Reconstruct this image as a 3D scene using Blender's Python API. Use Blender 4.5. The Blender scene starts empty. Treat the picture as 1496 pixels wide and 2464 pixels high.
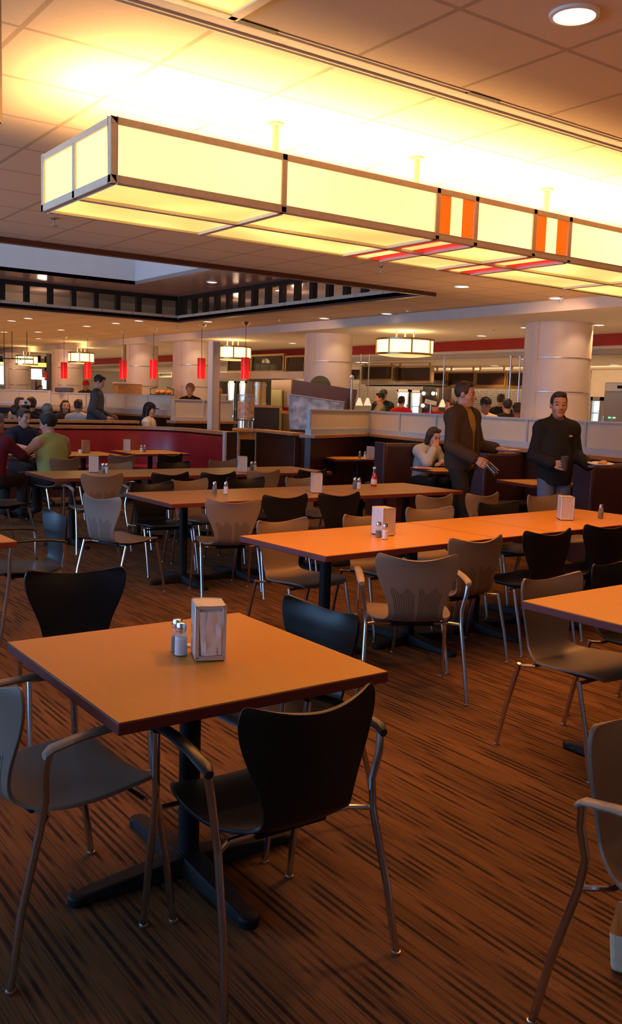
import bpy, bmesh, math, random
import numpy as np
from mathutils import Vector, Matrix
random.seed(7)
PI = math.pi
scene = bpy.context.scene
COL = scene.collection

# ---------------------------------------------------------------- camera
CAM_H, FPX = 1.6, 2194.4
_p, _r, _y = math.radians(6.912), math.radians(-1.781), math.radians(35.863)
_f = np.array([math.sin(_y)*math.cos(_p), math.cos(_y)*math.cos(_p), -math.sin(_p)])
_rt = np.array([math.cos(_y), -math.sin(_y), 0.0])
_dn = np.cross(_f, _rt)
_R = math.cos(_r)*_rt + math.sin(_r)*_dn
_D = -math.sin(_r)*_rt + math.cos(_r)*_dn
cd = bpy.data.cameras.new('camera')
cam = bpy.data.objects.new('camera', cd)
COL.objects.link(cam)
cd.sensor_fit = 'VERTICAL'; cd.sensor_height = 36.0; cd.sensor_width = 36.0
cd.lens = FPX/2464*36.0
cd.clip_start = 0.05; cd.clip_end = 200
cam.matrix_world = Matrix(((_R[0], -_D[0], -_f[0], 0), (_R[1], -_D[1], -_f[1], 0), (_R[2], -_D[2], -_f[2], CAM_H), (0, 0, 0, 1)))
scene.camera = cam
cd.dof.use_dof = False

def _ray(x, y):
    return (x-748.0)*_R + (y-1232.0)*_D + FPX*_f
def on_z(x, y, z):                      # where the sight line meets a level plane
    d = _ray(x, y); t = (z-CAM_H)/d[2]
    return (t*d[0], t*d[1])
def on_u(x, y, U):                      # where it meets the plane X = U
    d = _ray(x, y); t = U/d[0]
    return (t*d[1], CAM_H+t*d[2])
def on_v(x, y, V):
    d = _ray(x, y); t = V/d[1]
    return (t*d[0], CAM_H+t*d[2])
def at_d(x, y, dep):                    # the point at a given distance in front of the camera
    d = _ray(x, y)/FPX*dep
    return (d[0], d[1], CAM_H+d[2])

# ---------------------------------------------------------------- materials
MATS = {}
def mat(name, col, rough=0.5, metal=0.0, emit=None, es=1.0, trans=0.0, ior=1.45, noise=None, coat=0.0, bump=None, spec=0.5, alpha=1.0):
    m = bpy.data.materials.new(name); m.use_nodes = True
    nt = m.node_tree; b = nt.nodes['Principled BSDF']
    b.inputs['Base Color'].default_value = (*col, 1)
    b.inputs['Roughness'].default_value = rough
    b.inputs['Metallic'].default_value = metal
    b.inputs['IOR'].default_value = ior
    b.inputs['Transmission Weight'].default_value = trans
    b.inputs['Coat Weight'].default_value = coat
    b.inputs['Specular IOR Level'].default_value = spec
    b.inputs['Alpha'].default_value = alpha
    if emit:
        b.inputs['Emission Color'].default_value = (*emit, 1)
        b.inputs['Emission Strength'].default_value = es
    if noise or bump:
        tc = nt.nodes.new('ShaderNodeTexCoord')
        n = nt.nodes.new('ShaderNodeTexNoise')
        sc, amt = (noise or (bump[0], 0))[:2]
        n.inputs['Scale'].default_value = sc; n.inputs['Detail'].default_value = 4
        nt.links.new(tc.outputs['Object'], n.inputs['Vector'])
        if noise:
            r = nt.nodes.new('ShaderNodeValToRGB')
            r.color_ramp.elements[0].position = 0.3; r.color_ramp.elements[1].position = 0.7
            r.color_ramp.elements[0].color = (*[c*(1-amt) for c in col], 1)
            r.color_ramp.elements[1].color = (*[min(1, c*(1+amt)) for c in col], 1)
            nt.links.new(n.outputs['Fac'], r.inputs['Fac'])
            nt.links.new(r.outputs['Color'], b.inputs['Base Color'])
        if bump:
            bp = nt.nodes.new('ShaderNodeBump'); bp.inputs['Strength'].default_value = bump[1]; bp.inputs['Distance'].default_value = 0.01
            nt.links.new(n.outputs['Fac'], bp.inputs['Height']); nt.links.new(bp.outputs['Normal'], b.inputs['Normal'])
    MATS[name] = m
    return m

def nodes_of(m):
    nt = m.node_tree
    def N(t, **kw):
        n = nt.nodes.new(t)
        for k, v in kw.items():
            if hasattr(n, k): setattr(n, k, v)
        return n
    def Mth(op, a, b=None, c=None):
        n = nt.nodes.new('ShaderNodeMath'); n.operation = op
        for i, s in enumerate((a, b, c)):
            if s is None: continue
            if isinstance(s, (int, float)): n.inputs[i].default_value = s
            else: nt.links.new(s, n.inputs[i])
        return n.outputs[0]
    return nt, N, Mth, nt.nodes['Principled BSDF']

# carpet: dark dashes running along Y
m_carpet = mat('carpet', (0.05, 0.03, 0.02), 0.95, spec=0.1)
nt, N, Mth, B = nodes_of(m_carpet)
tc = N('ShaderNodeTexCoord')
def stretched(sx, sy, detail, off):
    mp = N('ShaderNodeMapping'); mp.inputs['Scale'].default_value = (sx, sy, 1); mp.inputs['Location'].default_value = (off, off*0.7, 0)
    n = N('ShaderNodeTexNoise'); n.inputs['Scale'].default_value = 1; n.inputs['Detail'].default_value = detail
    nt.links.new(tc.outputs['Object'], mp.inputs['Vector']); nt.links.new(mp.outputs['Vector'], n.inputs['Vector'])
    return n.outputs['Fac']
s1 = stretched(72, 1.3, 1.0, 3.1); s2 = stretched(130, 2.4, 1.0, 9.7); s3 = stretched(9, 0.5, 1.0, 1.7); fz = stretched(260, 260, 2.0, 0)
def ramp01(v, a, b):
    mr = N('ShaderNodeMapRange'); mr.inputs['From Min'].default_value = a; mr.inputs['From Max'].default_value = b
    nt.links.new(v, mr.inputs['Value']); return mr.outputs['Result']
spx = N('ShaderNodeSeparateXYZ'); nt.links.new(tc.outputs['Object'], spx.inputs[0])
def dashes(w, half, fy, lo, hi, seed):
    sx = Mth('DIVIDE', Mth('ADD', spx.outputs['X'], 50.0+seed), w)
    i = Mth('FLOOR', sx); fr = Mth('SUBTRACT', Mth('FRACT', sx), 0.5)
    line = ramp01(Mth('ABSOLUTE', fr), half+0.10, half)
    cb = N('ShaderNodeCombineXYZ'); nt.links.new(Mth('MULTIPLY', i, 7.317), cb.inputs[0]); nt.links.new(Mth('MULTIPLY', spx.outputs['Y'], fy), cb.inputs[1])
    n = N('ShaderNodeTexNoise'); n.inputs['Scale'].default_value = 1; n.inputs['Detail'].default_value = 1.0; nt.links.new(cb.outputs[0], n.inputs['Vector'])
    return Mth('MULTIPLY', line, ramp01(n.outputs['Fac'], lo, hi))
dash = Mth('MAXIMUM', Mth('MULTIPLY', dashes(0.030, 0.17, 2.4, 0.46, 0.58, 0.0), 0.88), Mth('MULTIPLY', dashes(0.012, 0.22, 3.4, 0.44, 0.66, 3.3), 0.55))
mixb = N('ShaderNodeMix', data_type='RGBA'); nt.links.new(ramp01(s3, 0.35, 0.65), mixb.inputs[0])
mixb.inputs[6].default_value = (0.115, 0.056, 0.021, 1); mixb.inputs[7].default_value = (0.162, 0.078, 0.029, 1)
mixd = N('ShaderNodeMix', data_type='RGBA'); nt.links.new(dash, mixd.inputs[0])
nt.links.new(mixb.outputs[2], mixd.inputs[6]); mixd.inputs[7].default_value = (0.016, 0.011, 0.009, 1)
hs = N('ShaderNodeHueSaturation'); nt.links.new(mixd.outputs[2], hs.inputs['Color'])
nt.links.new(Mth('MULTIPLY_ADD', fz, 0.9, 0.55), hs.inputs['Value'])
nt.links.new(hs.outputs['Color'], B.inputs['Base Color'])
bp = N('ShaderNodeBump'); bp.inputs['Strength'].default_value = 0.35; bp.inputs['Distance'].default_value = 0.01
nt.links.new(fz, bp.inputs['Height']); nt.links.new(bp.outputs['Normal'], B.inputs['Normal'])

def grid_mat(name, col, line, ou, ov, pitch=0.605, w=0.012, rough=0.9):
    m = mat(name, col, rough, spec=0.2)
    nt, N, Mth, B = nodes_of(m)
    tc = N('ShaderNodeTexCoord'); sp = N('ShaderNodeSeparateXYZ'); nt.links.new(tc.outputs['Object'], sp.inputs[0])
    def ln(o, off):
        fr = Mth('FRACT', Mth('DIVIDE', Mth('ADD', o, 100*pitch-off), pitch))
        d = Mth('MINIMUM', fr, Mth('SUBTRACT', 1.0, fr))
        return Mth('LESS_THAN', d, w/pitch)
    g = Mth('MAXIMUM', ln(sp.outputs['X'], ou), ln(sp.outputs['Y'], ov))
    nz = N('ShaderNodeTexNoise'); nz.inputs['Scale'].default_value = 90; nz.inputs['Detail'].default_value = 5
    nt.links.new(tc.outputs['Object'], nz.inputs['Vector'])
    mx = N('ShaderNodeMix', data_type='RGBA'); nt.links.new(g, mx.inputs[0])
    mx.inputs[6].default_value = (*col, 1); mx.inputs[7].default_value = (*line, 1)
    hs = N('ShaderNodeHueSaturation'); nt.links.new(mx.outputs[2], hs.inputs['Color']); nt.links.new(Mth('MULTIPLY_ADD', nz.outputs['Fac'], 0.16, 0.92), hs.inputs['Value'])
    nt.links.new(hs.outputs['Color'], B.inputs['Base Color'])
    bp = N('ShaderNodeBump'); bp.inputs['Strength'].default_value = 0.6; bp.inputs['Distance'].default_value = 0.006
    nt.links.new(Mth('SUBTRACT', 1.0, g), bp.inputs['Height']); nt.links.new(bp.outputs['Normal'], B.inputs['Normal'])
    return m
m_ceil = grid_mat('ceiling tile', (0.66, 0.51, 0.36), (0.45, 0.33, 0.22), 1.27, 3.835)
m_ceil2 = grid_mat('ceiling tile near', (0.66, 0.51, 0.36), (0.45, 0.33, 0.22), 1.27, 3.20)
m_plaster = mat('plaster', (0.66, 0.58, 0.48), 0.85, noise=(6, 0.04))
m_cream = mat('cream column cladding', (0.62, 0.50, 0.42), 0.45, noise=(3, 0.05))
m_white = mat('white paint', (0.75, 0.72, 0.66), 0.6, noise=(8, 0.03))
m_wellwall = mat('skylight well paint', (0.74, 0.68, 0.64), 0.8, noise=(4, 0.03))
m_gloss = mat('glossy soffit', (0.44, 0.34, 0.31), 0.22, coat=0.3, noise=(2, 0.05))
m_redband = mat('red paint', (0.36, 0.02, 0.012), 0.6, noise=(5, 0.06))
m_darkwood = mat('dark red wood', (0.075, 0.018, 0.012), 0.4, noise=(12, 0.25))
m_black = mat('black metal', (0.005, 0.005, 0.006), 0.6, noise=(30, 0.2), spec=0.25)
m_blackwood = mat('black screen wood', (0.014, 0.008, 0.006), 0.65, noise=(20, 0.2))
m_chrome = mat('chrome', (0.62, 0.62, 0.64), 0.16, 1.0, noise=(40, 0.05))
m_steel = mat('brushed steel', (0.55, 0.53, 0.50), 0.32, 1.0, noise=(60, 0.1))
m_alu = mat('silver frame paint', (0.60, 0.58, 0.55), 0.38, 0.35, noise=(50, 0.04))
m_lampframe = mat('lamp frame bronze', (0.86, 0.68, 0.46), 0.45, 0.0, noise=(50, 0.06))
m_brass = mat('gold trim', (0.6, 0.40, 0.16), 0.3, 0.9, noise=(40, 0.08))

# table laminate with faint grain, maroon edge
m_lam = mat('orange laminate', (0.55, 0.22, 0.03), 0.33, spec=0.18)
nt, N, Mth, B = nodes_of(m_lam)
tc = N('ShaderNodeTexCoord'); mp = N('ShaderNodeMapping'); mp.inputs['Scale'].default_value = (60, 6, 6)
nz = N('ShaderNodeTexNoise'); nz.inputs['Scale'].default_value = 1.5; nz.inputs['Detail'].default_value = 5
nt.links.new(tc.outputs['Object'], mp.inputs['Vector']); nt.links.new(mp.outputs['Vector'], nz.inputs['Vector'])
rp = N('ShaderNodeValToRGB'); rp.color_ramp.elements[0].color = (0.485, 0.229, 0.030, 1); rp.color_ramp.elements[1].color = (0.56, 0.271, 0.040, 1)
nt.links.new(nz.outputs['Fac'], rp.inputs['Fac']); nt.links.new(rp.outputs['Color'], B.inputs['Base Color'])
m_edge = mat('maroon edge band', (0.115, 0.022, 0.018), 0.4, noise=(25, 0.1))
m_oak = mat('oak trim', (0.34, 0.17, 0.065), 0.4, noise=(14, 0.2))
m_redvinyl = mat('red vinyl', (0.20, 0.010, 0.014), 0.32, noise=(5, 0.12), bump=(7, 0.12))
m_brownvinyl = mat('dark brown vinyl', (0.040, 0.014, 0.012), 0.42, noise=(5, 0.15), bump=(7, 0.12))
m_purplepanel = mat('dark plum laminate', (0.055, 0.030, 0.042), 0.4, noise=(8, 0.1))

def chair_mat(name, col, rough, slit=0.14, spec=0.4):
    m = mat(name, col, rough, spec=spec)
    nt, N, Mth, B = nodes_of(m)
    uv = N('ShaderNodeUVMap'); uv.uv_map = 'UVMap'
    sp = N('ShaderNodeSeparateXYZ'); nt.links.new(uv.outputs[0], sp.inputs[0])
    u, v = sp.outputs['X'], sp.outputs['Y']
    fr = Mth('FRACT', Mth('MULTIPLY', u, 34.0))
    ln = Mth('LESS_THAN', fr, 0.33)
    au = Mth('ABSOLUTE', Mth('SUBTRACT', u, 0.5))
    inside = Mth('LESS_THAN', au, 0.40)
    notmid = Mth('GREATER_THAN', au, 0.03)
    top = Mth('SUBTRACT', 0.69, Mth('MULTIPLY', Mth('SINE', Mth('MULTIPLY', u, 31.0)), 0.02))
    tcn = N('ShaderNodeTexCoord'); spn = N('ShaderNodeSeparateXYZ'); nt.links.new(tcn.outputs['Normal'], spn.inputs[0])
    backside = Mth('LESS_THAN', spn.outputs['Y'], 0.1)
    mask = Mth('MULTIPLY', Mth('GREATER_THAN', v, 0.44), Mth('LESS_THAN', v, top))
    k = Mth('MULTIPLY', Mth('MULTIPLY', ln, inside), Mth('MULTIPLY', mask, Mth('MULTIPLY', notmid, backside)))
    mx = N('ShaderNodeMix', data_type='RGBA'); nt.links.new(k, mx.inputs[0])
    tc = N('ShaderNodeTexCoord'); nz = N('ShaderNodeTexNoise'); nz.inputs['Scale'].default_value = 300; nt.links.new(tc.outputs['Object'], nz.inputs['Vector'])
    hs = N('ShaderNodeHueSaturation'); hs.inputs['Color'].default_value = (*col, 1); nt.links.new(Mth('MULTIPLY_ADD', nz.outputs['Fac'], 0.3, 0.85), hs.inputs['Value'])
    nt.links.new(hs.outputs['Color'], mx.inputs[6]); mx.inputs[7].default_value = (*[c*slit for c in col], 1)
    nt.links.new(mx.outputs[2], B.inputs['Base Color'])
    bp = N('ShaderNodeBump'); bp.inputs['Strength'].default_value = 0.15; bp.inputs['Distance'].default_value = 0.003
    nt.links.new(nz.outputs['Fac'], bp.inputs['Height']); nt.links.new(bp.outputs['Normal'], B.inputs['Normal'])
    return m
m_taupe = chair_mat('taupe plastic', (0.180, 0.135, 0.104), 0.42)
m_blackpl = chair_mat('black plastic', (0.010, 0.009, 0.009), 0.36, 0.7, 0.28)
m_padtaupe = mat('taupe arm pad', (0.25, 0.20, 0.155), 0.45, noise=(120, 0.1))
m_padblack = mat('black arm pad', (0.015, 0.014, 0.014), 0.4, noise=(120, 0.1))

def emis(name, col, s, spots=None):
    m = mat(name, tuple(0.45*c for c in col), 0.35, emit=col, es=s)
    if spots:
        nt, N, Mth, B = nodes_of(m)
        tc = N('ShaderNodeTexCoord'); n = N('ShaderNodeTexNoise'); n.inputs['Scale'].default_value = spots[0]; n.inputs['Detail'].default_value = 0.5
        nt.links.new(tc.outputs['Object'], n.inputs['Vector'])
        nt.links.new(Mth('MULTIPLY_ADD', Mth('POWER', n.outputs['Fac'], 3.0), spots[1], s), B.inputs['Emission Strength'])
    return m
m_lampside = emis('lit cream acrylic side', (1.0, 0.80, 0.29), 1.40, (1.3, 1.3))
m_lampbot = emis('lit cream acrylic base', (1.0, 0.66, 0.18), 0.85, (1.9, 3.0))
m_lamporange = emis('lit orange acrylic', (1.0, 0.13, 0.005), 0.95, (2, 0.2))
m_lampred = emis('lit red acrylic', (1.0, 0.025, 0.01), 0.75, (2, 0.2))
m_drum = emis('lit drum acrylic', (1.0, 0.74, 0.36), 2.2, (3, 1.0))
m_drumbot = emis('lit drum base', (1.0, 0.62, 0.2), 0.9, (3, 1.0))
m_down = emis('downlight glow', (1.0, 0.80, 0.60), 3.2)
m_pend = mat('red glass', (0.45, 0.005, 0.004), 0.2, emit=(1.0, 0.012, 0.006), es=0.55)
nt, N, Mth, B = nodes_of(m_pend)
tc = N('ShaderNodeTexCoord'); sp = N('ShaderNodeSeparateXYZ'); nt.links.new(tc.outputs['Generated'], sp.inputs[0])
nt.links.new(Mth('MULTIPLY_ADD', Mth('SUBTRACT', 1.0, sp.outputs['Z']), 0.75, 0.25), B.inputs['Emission Strength'])

m_glass = mat('clear glass', (0.95, 0.97, 0.97), 0.02, trans=1.0, ior=1.45, noise=(4, 0.02))
m_thinglass = mat('thin clear plastic', (0.8, 0.84, 0.88), 0.12, alpha=0.32, noise=(9, 0.15))
m_jar = mat('shaker glass', (0.55, 0.55, 0.56), 0.05, alpha=0.14, noise=(4, 0.05))
m_frost = mat('frosted panel', (0.60, 0.52, 0.40), 0.25, noise=(3, 0.04), coat=0.3)
m_bag = mat('cream paper', (0.62, 0.52, 0.36), 0.8, noise=(20, 0.08))
m_paper = mat('white napkin paper', (0.78, 0.76, 0.74), 0.8, noise=(40, 0.06))
m_salt = mat('white salt', (0.85, 0.85, 0.86), 0.6, noise=(80, 0.04))
m_pepper = mat('ground pepper', (0.05, 0.03, 0.022), 0.8, noise=(200, 0.5))
m_ketchup = mat('tomato sauce', (0.50, 0.012, 0.008), 0.2, noise=(9, 0.1), coat=0.5)
m_label = mat('cream label', (0.75, 0.66, 0.5), 0.5, noise=(30, 0.2))
m_plate = mat('white china', (0.80, 0.78, 0.74), 0.2, noise=(8, 0.02))
m_ledge_daylit = mat('ledge tinted daylight blue', (0.38, 0.44, 0.53), 0.4, noise=(10, 0.05))  # blue of the daylight is put into the partition frame colour

# ---------------------------------------------------------------- mesh helper
class MB:
    def __init__(s): s.v, s.f, s.mi, s.cur = [], [], [], 0
    def _add(s, vs, fs):
        n = len(s.v); s.v.extend([tuple(map(float, q)) for q in vs]); s.f.extend([tuple(n+i for i in q) for q in fs]); s.mi.extend([s.cur]*len(fs)); return s
    def box(s, c, d, rz=0.0, M=None):
        x, y, z = [q/2 for q in d]
        vs = [Vector(q) for q in ((-x,-y,-z),(x,-y,-z),(x,y,-z),(-x,y,-z),(-x,-y,z),(x,-y,z),(x,y,z),(-x,y,z))]
        R = M or Matrix.Rotation(rz, 3, 'Z')
        return s._add([R @ q + Vector(c) for q in vs], [(0,3,2,1),(4,5,6,7),(0,1,5,4),(1,2,6,5),(2,3,7,6),(3,0,4,7)])
    def bounds(s, x0, x1, y0, y1, z0, z1):
        return s.box(((x0+x1)/2, (y0+y1)/2, (z0+z1)/2), (x1-x0, y1-y0, z1-z0))
    def tube(s, pts, r, n=8, cap=True):
        pts = [Vector(p) for p in pts]
        rs = r if isinstance(r, (list, tuple)) else [r]*len(pts)
        vs, fs = [], []
        up = None
        for i, p in enumerate(pts):
            t = (pts[min(i+1, len(pts)-1)]-pts[max(i-1, 0)]).normalized()
            if up is None:
                a = Vector((0, 0, 1)) if abs(t.z) < 0.9 else Vector((1, 0, 0))
                up = (a - t*a.dot(t)).normalized()
            else:
                up = (up - t*up.dot(t)).normalized()
            b = t.cross(up)
            for k in range(n):
                a = 2*PI*k/n
                vs.append(p + (up*math.cos(a) + b*math.sin(a))*rs[i])
        for i in range(len(pts)-1):
            for k in range(n):
                fs.append((i*n+k, i*n+(k+1) % n, (i+1)*n+(k+1) % n, (i+1)*n+k))
        if cap:
            fs.append(tuple(range(n-1, -1, -1))); fs.append(tuple((len(pts)-1)*n+k for k in range(n)))
        return s._add(vs, fs)
    def lathe(s, prof, n=24, c=(0, 0, 0), closed=False):
        vs, fs = [], []
        for r, z in prof:
            for k in range(n):
                a = 2*PI*k/n
                vs.append((c[0]+r*math.cos(a), c[1]+r*math.sin(a), c[2]+z))
        m = len(prof)
        for i in range(m-1):
            for k in range(n):
                fs.append((i*n+k, i*n+(k+1) % n, (i+1)*n+(k+1) % n, (i+1)*n+k))
        if closed:
            for k in range(n): fs.append(((m-1)*n+k, (m-1)*n+(k+1) % n, (k+1) % n, k))
        else:
            if prof[0][0] > 1e-6: fs.append(tuple(range(n-1, -1, -1)))
            if prof[-1][0] > 1e-6: fs.append(tuple((m-1)*n+k for k in range(n)))
        return s._add(vs, fs)
    def prism(s, poly, z0, z1, M=None):
        n = len(poly); vs = [Vector((x, y, z0)) for x, y in poly]+[Vector((x, y, z1)) for x, y in poly]
        if M: vs = [M @ q for q in vs]
        return s._add(vs, [tuple(range(n-1, -1, -1)), tuple(range(n, 2*n))]+[(i, (i+1) % n, n+(i+1) % n, n+i) for i in range(n)])
    def ell(s, c, r, n=12, m=8, M=None):
        vs, fs = [], []
        for i in range(m+1):
            t = PI*i/m
            for k in range(n):
                a = 2*PI*k/n
                q = Vector((r[0]*math.sin(t)*math.cos(a), r[1]*math.sin(t)*math.sin(a), -r[2]*math.cos(t)))
                vs.append((M @ q if M else q)+Vector(c))
        for i in range(m):
            for k in range(n): fs.append((i*n+k, i*n+(k+1) % n, (i+1)*n+(k+1) % n, (i+1)*n+k))
        return s._add(vs, fs)
    def quad(s, a, b, c, d): return s._add([a, b, c, d], [(0, 1, 2, 3)])
    def build(s, name, mats, parent=None, bevel=0.0, seg=2, sharp=38, loc=None):
        me = bpy.data.meshes.new(name); me.from_pydata(s.v, [], s.f)
        for m in (mats if isinstance(mats, (list, tuple)) else [mats]): me.materials.append(m)
        me.polygons.foreach_set('material_index', s.mi)
        bm = bmesh.new(); bm.from_mesh(me)
        bmesh.ops.remove_doubles(bm, verts=bm.verts, dist=1e-6)
        bmesh.ops.recalc_face_normals(bm, faces=bm.faces); bm.to_mesh(me); bm.free()
        me.polygons.foreach_set('use_smooth', [True]*len(me.polygons))
        me.set_sharp_from_angle(angle=math.radians(sharp))
        o = bpy.data.objects.new(name, me); COL.objects.link(o)
        if parent is not None: o.parent = parent
        if loc: o.location = loc
        if bevel:
            md = o.modifiers.new('bevel', 'BEVEL'); md.width = bevel; md.segments = seg; md.limit_method = 'ANGLE'; md.angle_limit = math.radians(40)
        return o

def tag(o, label, cat, group=None):
    o['label'] = label; o['category'] = cat
    if group: o['group'] = group
    return o
def thing(name, label, cat, loc=(0, 0, 0), rz=0.0, group=None):
    o = bpy.data.objects.new(name, None); COL.objects.link(o)
    o.location = loc; o.rotation_euler = (0, 0, rz); o.empty_display_size = 0.1
    return tag(o, label, cat, group)
KIDS = {}
def dup(root, loc, rz, label, group=None, cat=None):
    def cp(o, par):
        c = o.copy(); COL.objects.link(c)
        if par is not None: c.parent = par
        for ch in o.children: cp(ch, c)
        return c
    r = cp(root, None); r.location = loc; r.rotation_euler = (0, 0, rz); r['label'] = label
    if group: r['group'] = group
    return r
def structure(o, label=None):
    o['kind'] = 'structure'
    if label: o['label'] = label
    return o
ORD = ['first', 'second', 'third', 'fourth', 'fifth', 'sixth', 'seventh', 'eighth', 'ninth', 'tenth', 'eleventh', 'twelfth', 'thirteenth', 'fourteenth']
# ================================================================ the setting
structure(MB().bounds(-4, 20, -5, 14.6, -0.1, 0).build('floor', m_carpet), 'brown carpet with dark dashed stripes')
structure(MB().bounds(-4, 20, 14.6, 36, -0.1, 0.15).build('floor_raised', m_carpet), 'raised carpeted platform behind the red booth')
CZ = 3.05
OX0, OX1, OY0, OY1 = -2.0, 8.25, 8.93, 15.95          # opening in the ceiling
c = MB()
c.bounds(-4, 20, -5, 3.20, CZ, CZ+0.1)
structure(c.build('ceiling', m_ceil2), 'white tiled ceiling')
c = MB()
c.bounds(-4, 20, 3.36, OY0, CZ, CZ+0.1); c.bounds(-4, OX0, OY0, OY1, CZ, CZ+0.1)
c.bounds(OX1, 9.9, OY0, OY1, CZ, CZ+0.1); c.bounds(-4, 9.9, OY1, 36, CZ, CZ+0.1); c.bounds(9.9, 20, 3.36, OY0, CZ, CZ+0.1)
structure(c.build('ceiling_middle', m_ceil), 'tiled ceiling around the dark framed opening')
c = MB(); c.bounds(-4, 20, 3.20, 3.36, CZ+0.03, CZ+0.1)
structure(c.build('ceiling_slot', m_ceil), 'narrow strip of ceiling between the tile fields')
c = MB(); c.bounds(9.9, 13.3, 8.0, 36, 2.9, 3.0); c.bounds(9.9, 10.0, 8.0, 36, 2.9, CZ)
structure(c.build('ceiling_dropped', m_plaster), 'plain lower ceiling over the columns')
c = MB(); c.bounds(9.9, 13.3, 3.36, 8.0, 2.9, 3.0)
c.bounds(9.9, 10.0, 3.36, 8.0, 2.9, CZ); c.bounds(9.9, 13.3, 3.30, 3.36, 2.9, CZ)
structure(c.build('ceiling_dropped_end', m_plaster))
c = MB(); c.bounds(13.3, 20, 3.3, 36, 2.55, 2.65); c.bounds(13.3, 13.36, 3.3, 36, 2.55, 2.70)
structure(c.build('ceiling_kitchen', m_plaster), 'low pale ceiling over the serving area')
structure(MB().bounds(13.28, 13.36, 3.3, 36, 2.70, 2.90).build('trim_1', m_redband), 'dark red band below the ceiling')
# side walls of the room
def wall(name, b, m, label=None): return structure(MB().bounds(*b).build(name, m), label)
wall('wall_front', (-4, 20, -5.1, -5, 0, CZ), m_plaster)
wall('wall_back', (-4, 20, 36, 36.1, 0, CZ), m_plaster)
m_hex = mat('grey hexagon tile', (0.16, 0.14, 0.12), 0.3, coat=0.2)
nt, N, Mth, B = nodes_of(m_hex)
tc = N('ShaderNodeTexCoord'); mp = N('ShaderNodeMapping'); mp.inputs['Scale'].default_value = (15, 15, 17); vo = N('ShaderNodeTexVoronoi'); vo.inputs['Scale'].default_value = 1.0; vo.inputs['Randomness'].default_value = 0.25
nt.links.new(tc.outputs['Object'], mp.inputs['Vector']); nt.links.new(mp.outputs['Vector'], vo.inputs['Vector'])
rp = N('ShaderNodeValToRGB'); rp.color_ramp.elements[0].color = (0.52, 0.46, 0.40, 1); rp.color_ramp.elements[1].color = (0.20, 0.165, 0.14, 1); rp.color_ramp.elements[0].position = 0.1; rp.color_ramp.elements[1].position = 0.6
nt.links.new(vo.outputs['Distance'], rp.inputs['Fac']); nt.links.new(rp.outputs['Color'], B.inputs['Base Color'])
wall('wall_right', (19, 19.1, -5, 36, 0, CZ), m_hex, 'grey tiled wall behind the kitchen')
# left wall with three window openings
wz0, wz1 = 0.7, 2.7
w = MB(); w.bounds(-4.1, -4, -5, 36, 0, wz0); w.bounds(-4.1, -4, -5, 36, wz1, CZ)
ys = [(-5, -3.4), (-0.2, 0.4), (3.6, 4.2), (7.4, 8.0), (11.2, 11.8), (16.0, 36)]
for a, b in ys: w.bounds(-4.1, -4, a, b, wz0, wz1)
structure(w.build('wall_left', m_plaster))
m_daysky = emis('daylight outside', (0.35, 0.62, 1.0), 3.0)
for k, (a, b) in enumerate(((-3.4, -0.2), (0.4, 3.6), (4.2, 7.4), (8.0, 11.2), (11.8, 16.0))):
    w = MB()
    for q in (a+0.04, (a+b)/2, b-0.04): w.bounds(-4.09, -4.02, q-0.03, q+0.03, wz0, wz1)
    for q in (wz0+0.03, wz1-0.03): w.bounds(-4.09, -4.02, a, b, q-0.03, q+0.03)
    structure(w.build('window_%d' % (k+11), m_alu))
# windows of the far wall, bright with daylight
def wall_window(n, x0, x1, z0, z1):
    w = MB(); w.bounds(x0-0.06, x1+0.06, 35.94, 36, z0-0.06, z1+0.06); f = structure(w.build('window_%d' % n, m_white))
    g = MB().bounds(x0, x1, 35.92, 35.945, z0, z1).build('window_pane', m_farday, f)
m_farday = emis('far daylight', (0.75, 0.90, 1.0), 2.2)
wall_window(5, on_v(-40, 900, 36)[0], on_v(14, 900, 36)[0], 1.9, on_v(8, 872, 36)[1])

# slot diffuser lines in the ceiling
d = thing('slot_diffuser', 'long double slot air diffuser running across the ceiling tiles', 'air vent', (0, 3.28, CZ))
b = MB()
for yy in (-0.076, -0.045, 0.045, 0.076): b.bounds(-4, 13, yy-0.005, yy+0.005, -0.003, 0.012)
b.bounds(-4, 13, -0.04, 0.04, 0.004, 0.03)
b.build('rail', m_plaster, d)
for k in range(12):
    b = MB(); b.bounds(-3.2+1.27*k, -3.0+1.27*k, -0.085, -0.05, -0.004, 0.03)
    b.build('slot_gap', m_black, d)
# recessed troffer at the top of the frame
t = thing('ceiling_troffer', 'square lit yellow ceiling panel cut off by the top of the frame', 'ceiling light', (1.58, 2.90, CZ))
b = MB()
for s in (-1, 1): b.bounds(-0.30, 0.30, s*0.29-0.02, s*0.29+0.02, -0.012, 0.02); b.bounds(s*0.29-0.02, s*0.29+0.02, -0.30, 0.30, -0.012, 0.02)
b.build('frame', m_lampframe, t)
MB().bounds(-0.27, 0.27, -0.27, 0.27, -0.004, 0.02).build('diffuser', m_lampbot, t)
MB().bounds(-0.06, 0.06, -0.10, 0.02, -0.02, -0.004).build('sensor', m_black, t)
# edge of a hanging bulkhead at the left margin
px, py = at_d(-62, 150, 2.2)[:2]
structure(MB().box((px, py, 2.66), (0.10, 0.10, 0.80), rz=-_y).build('trim_2', m_darkwood), 'brown edge of a hanging bulkhead at the left margin')

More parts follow.
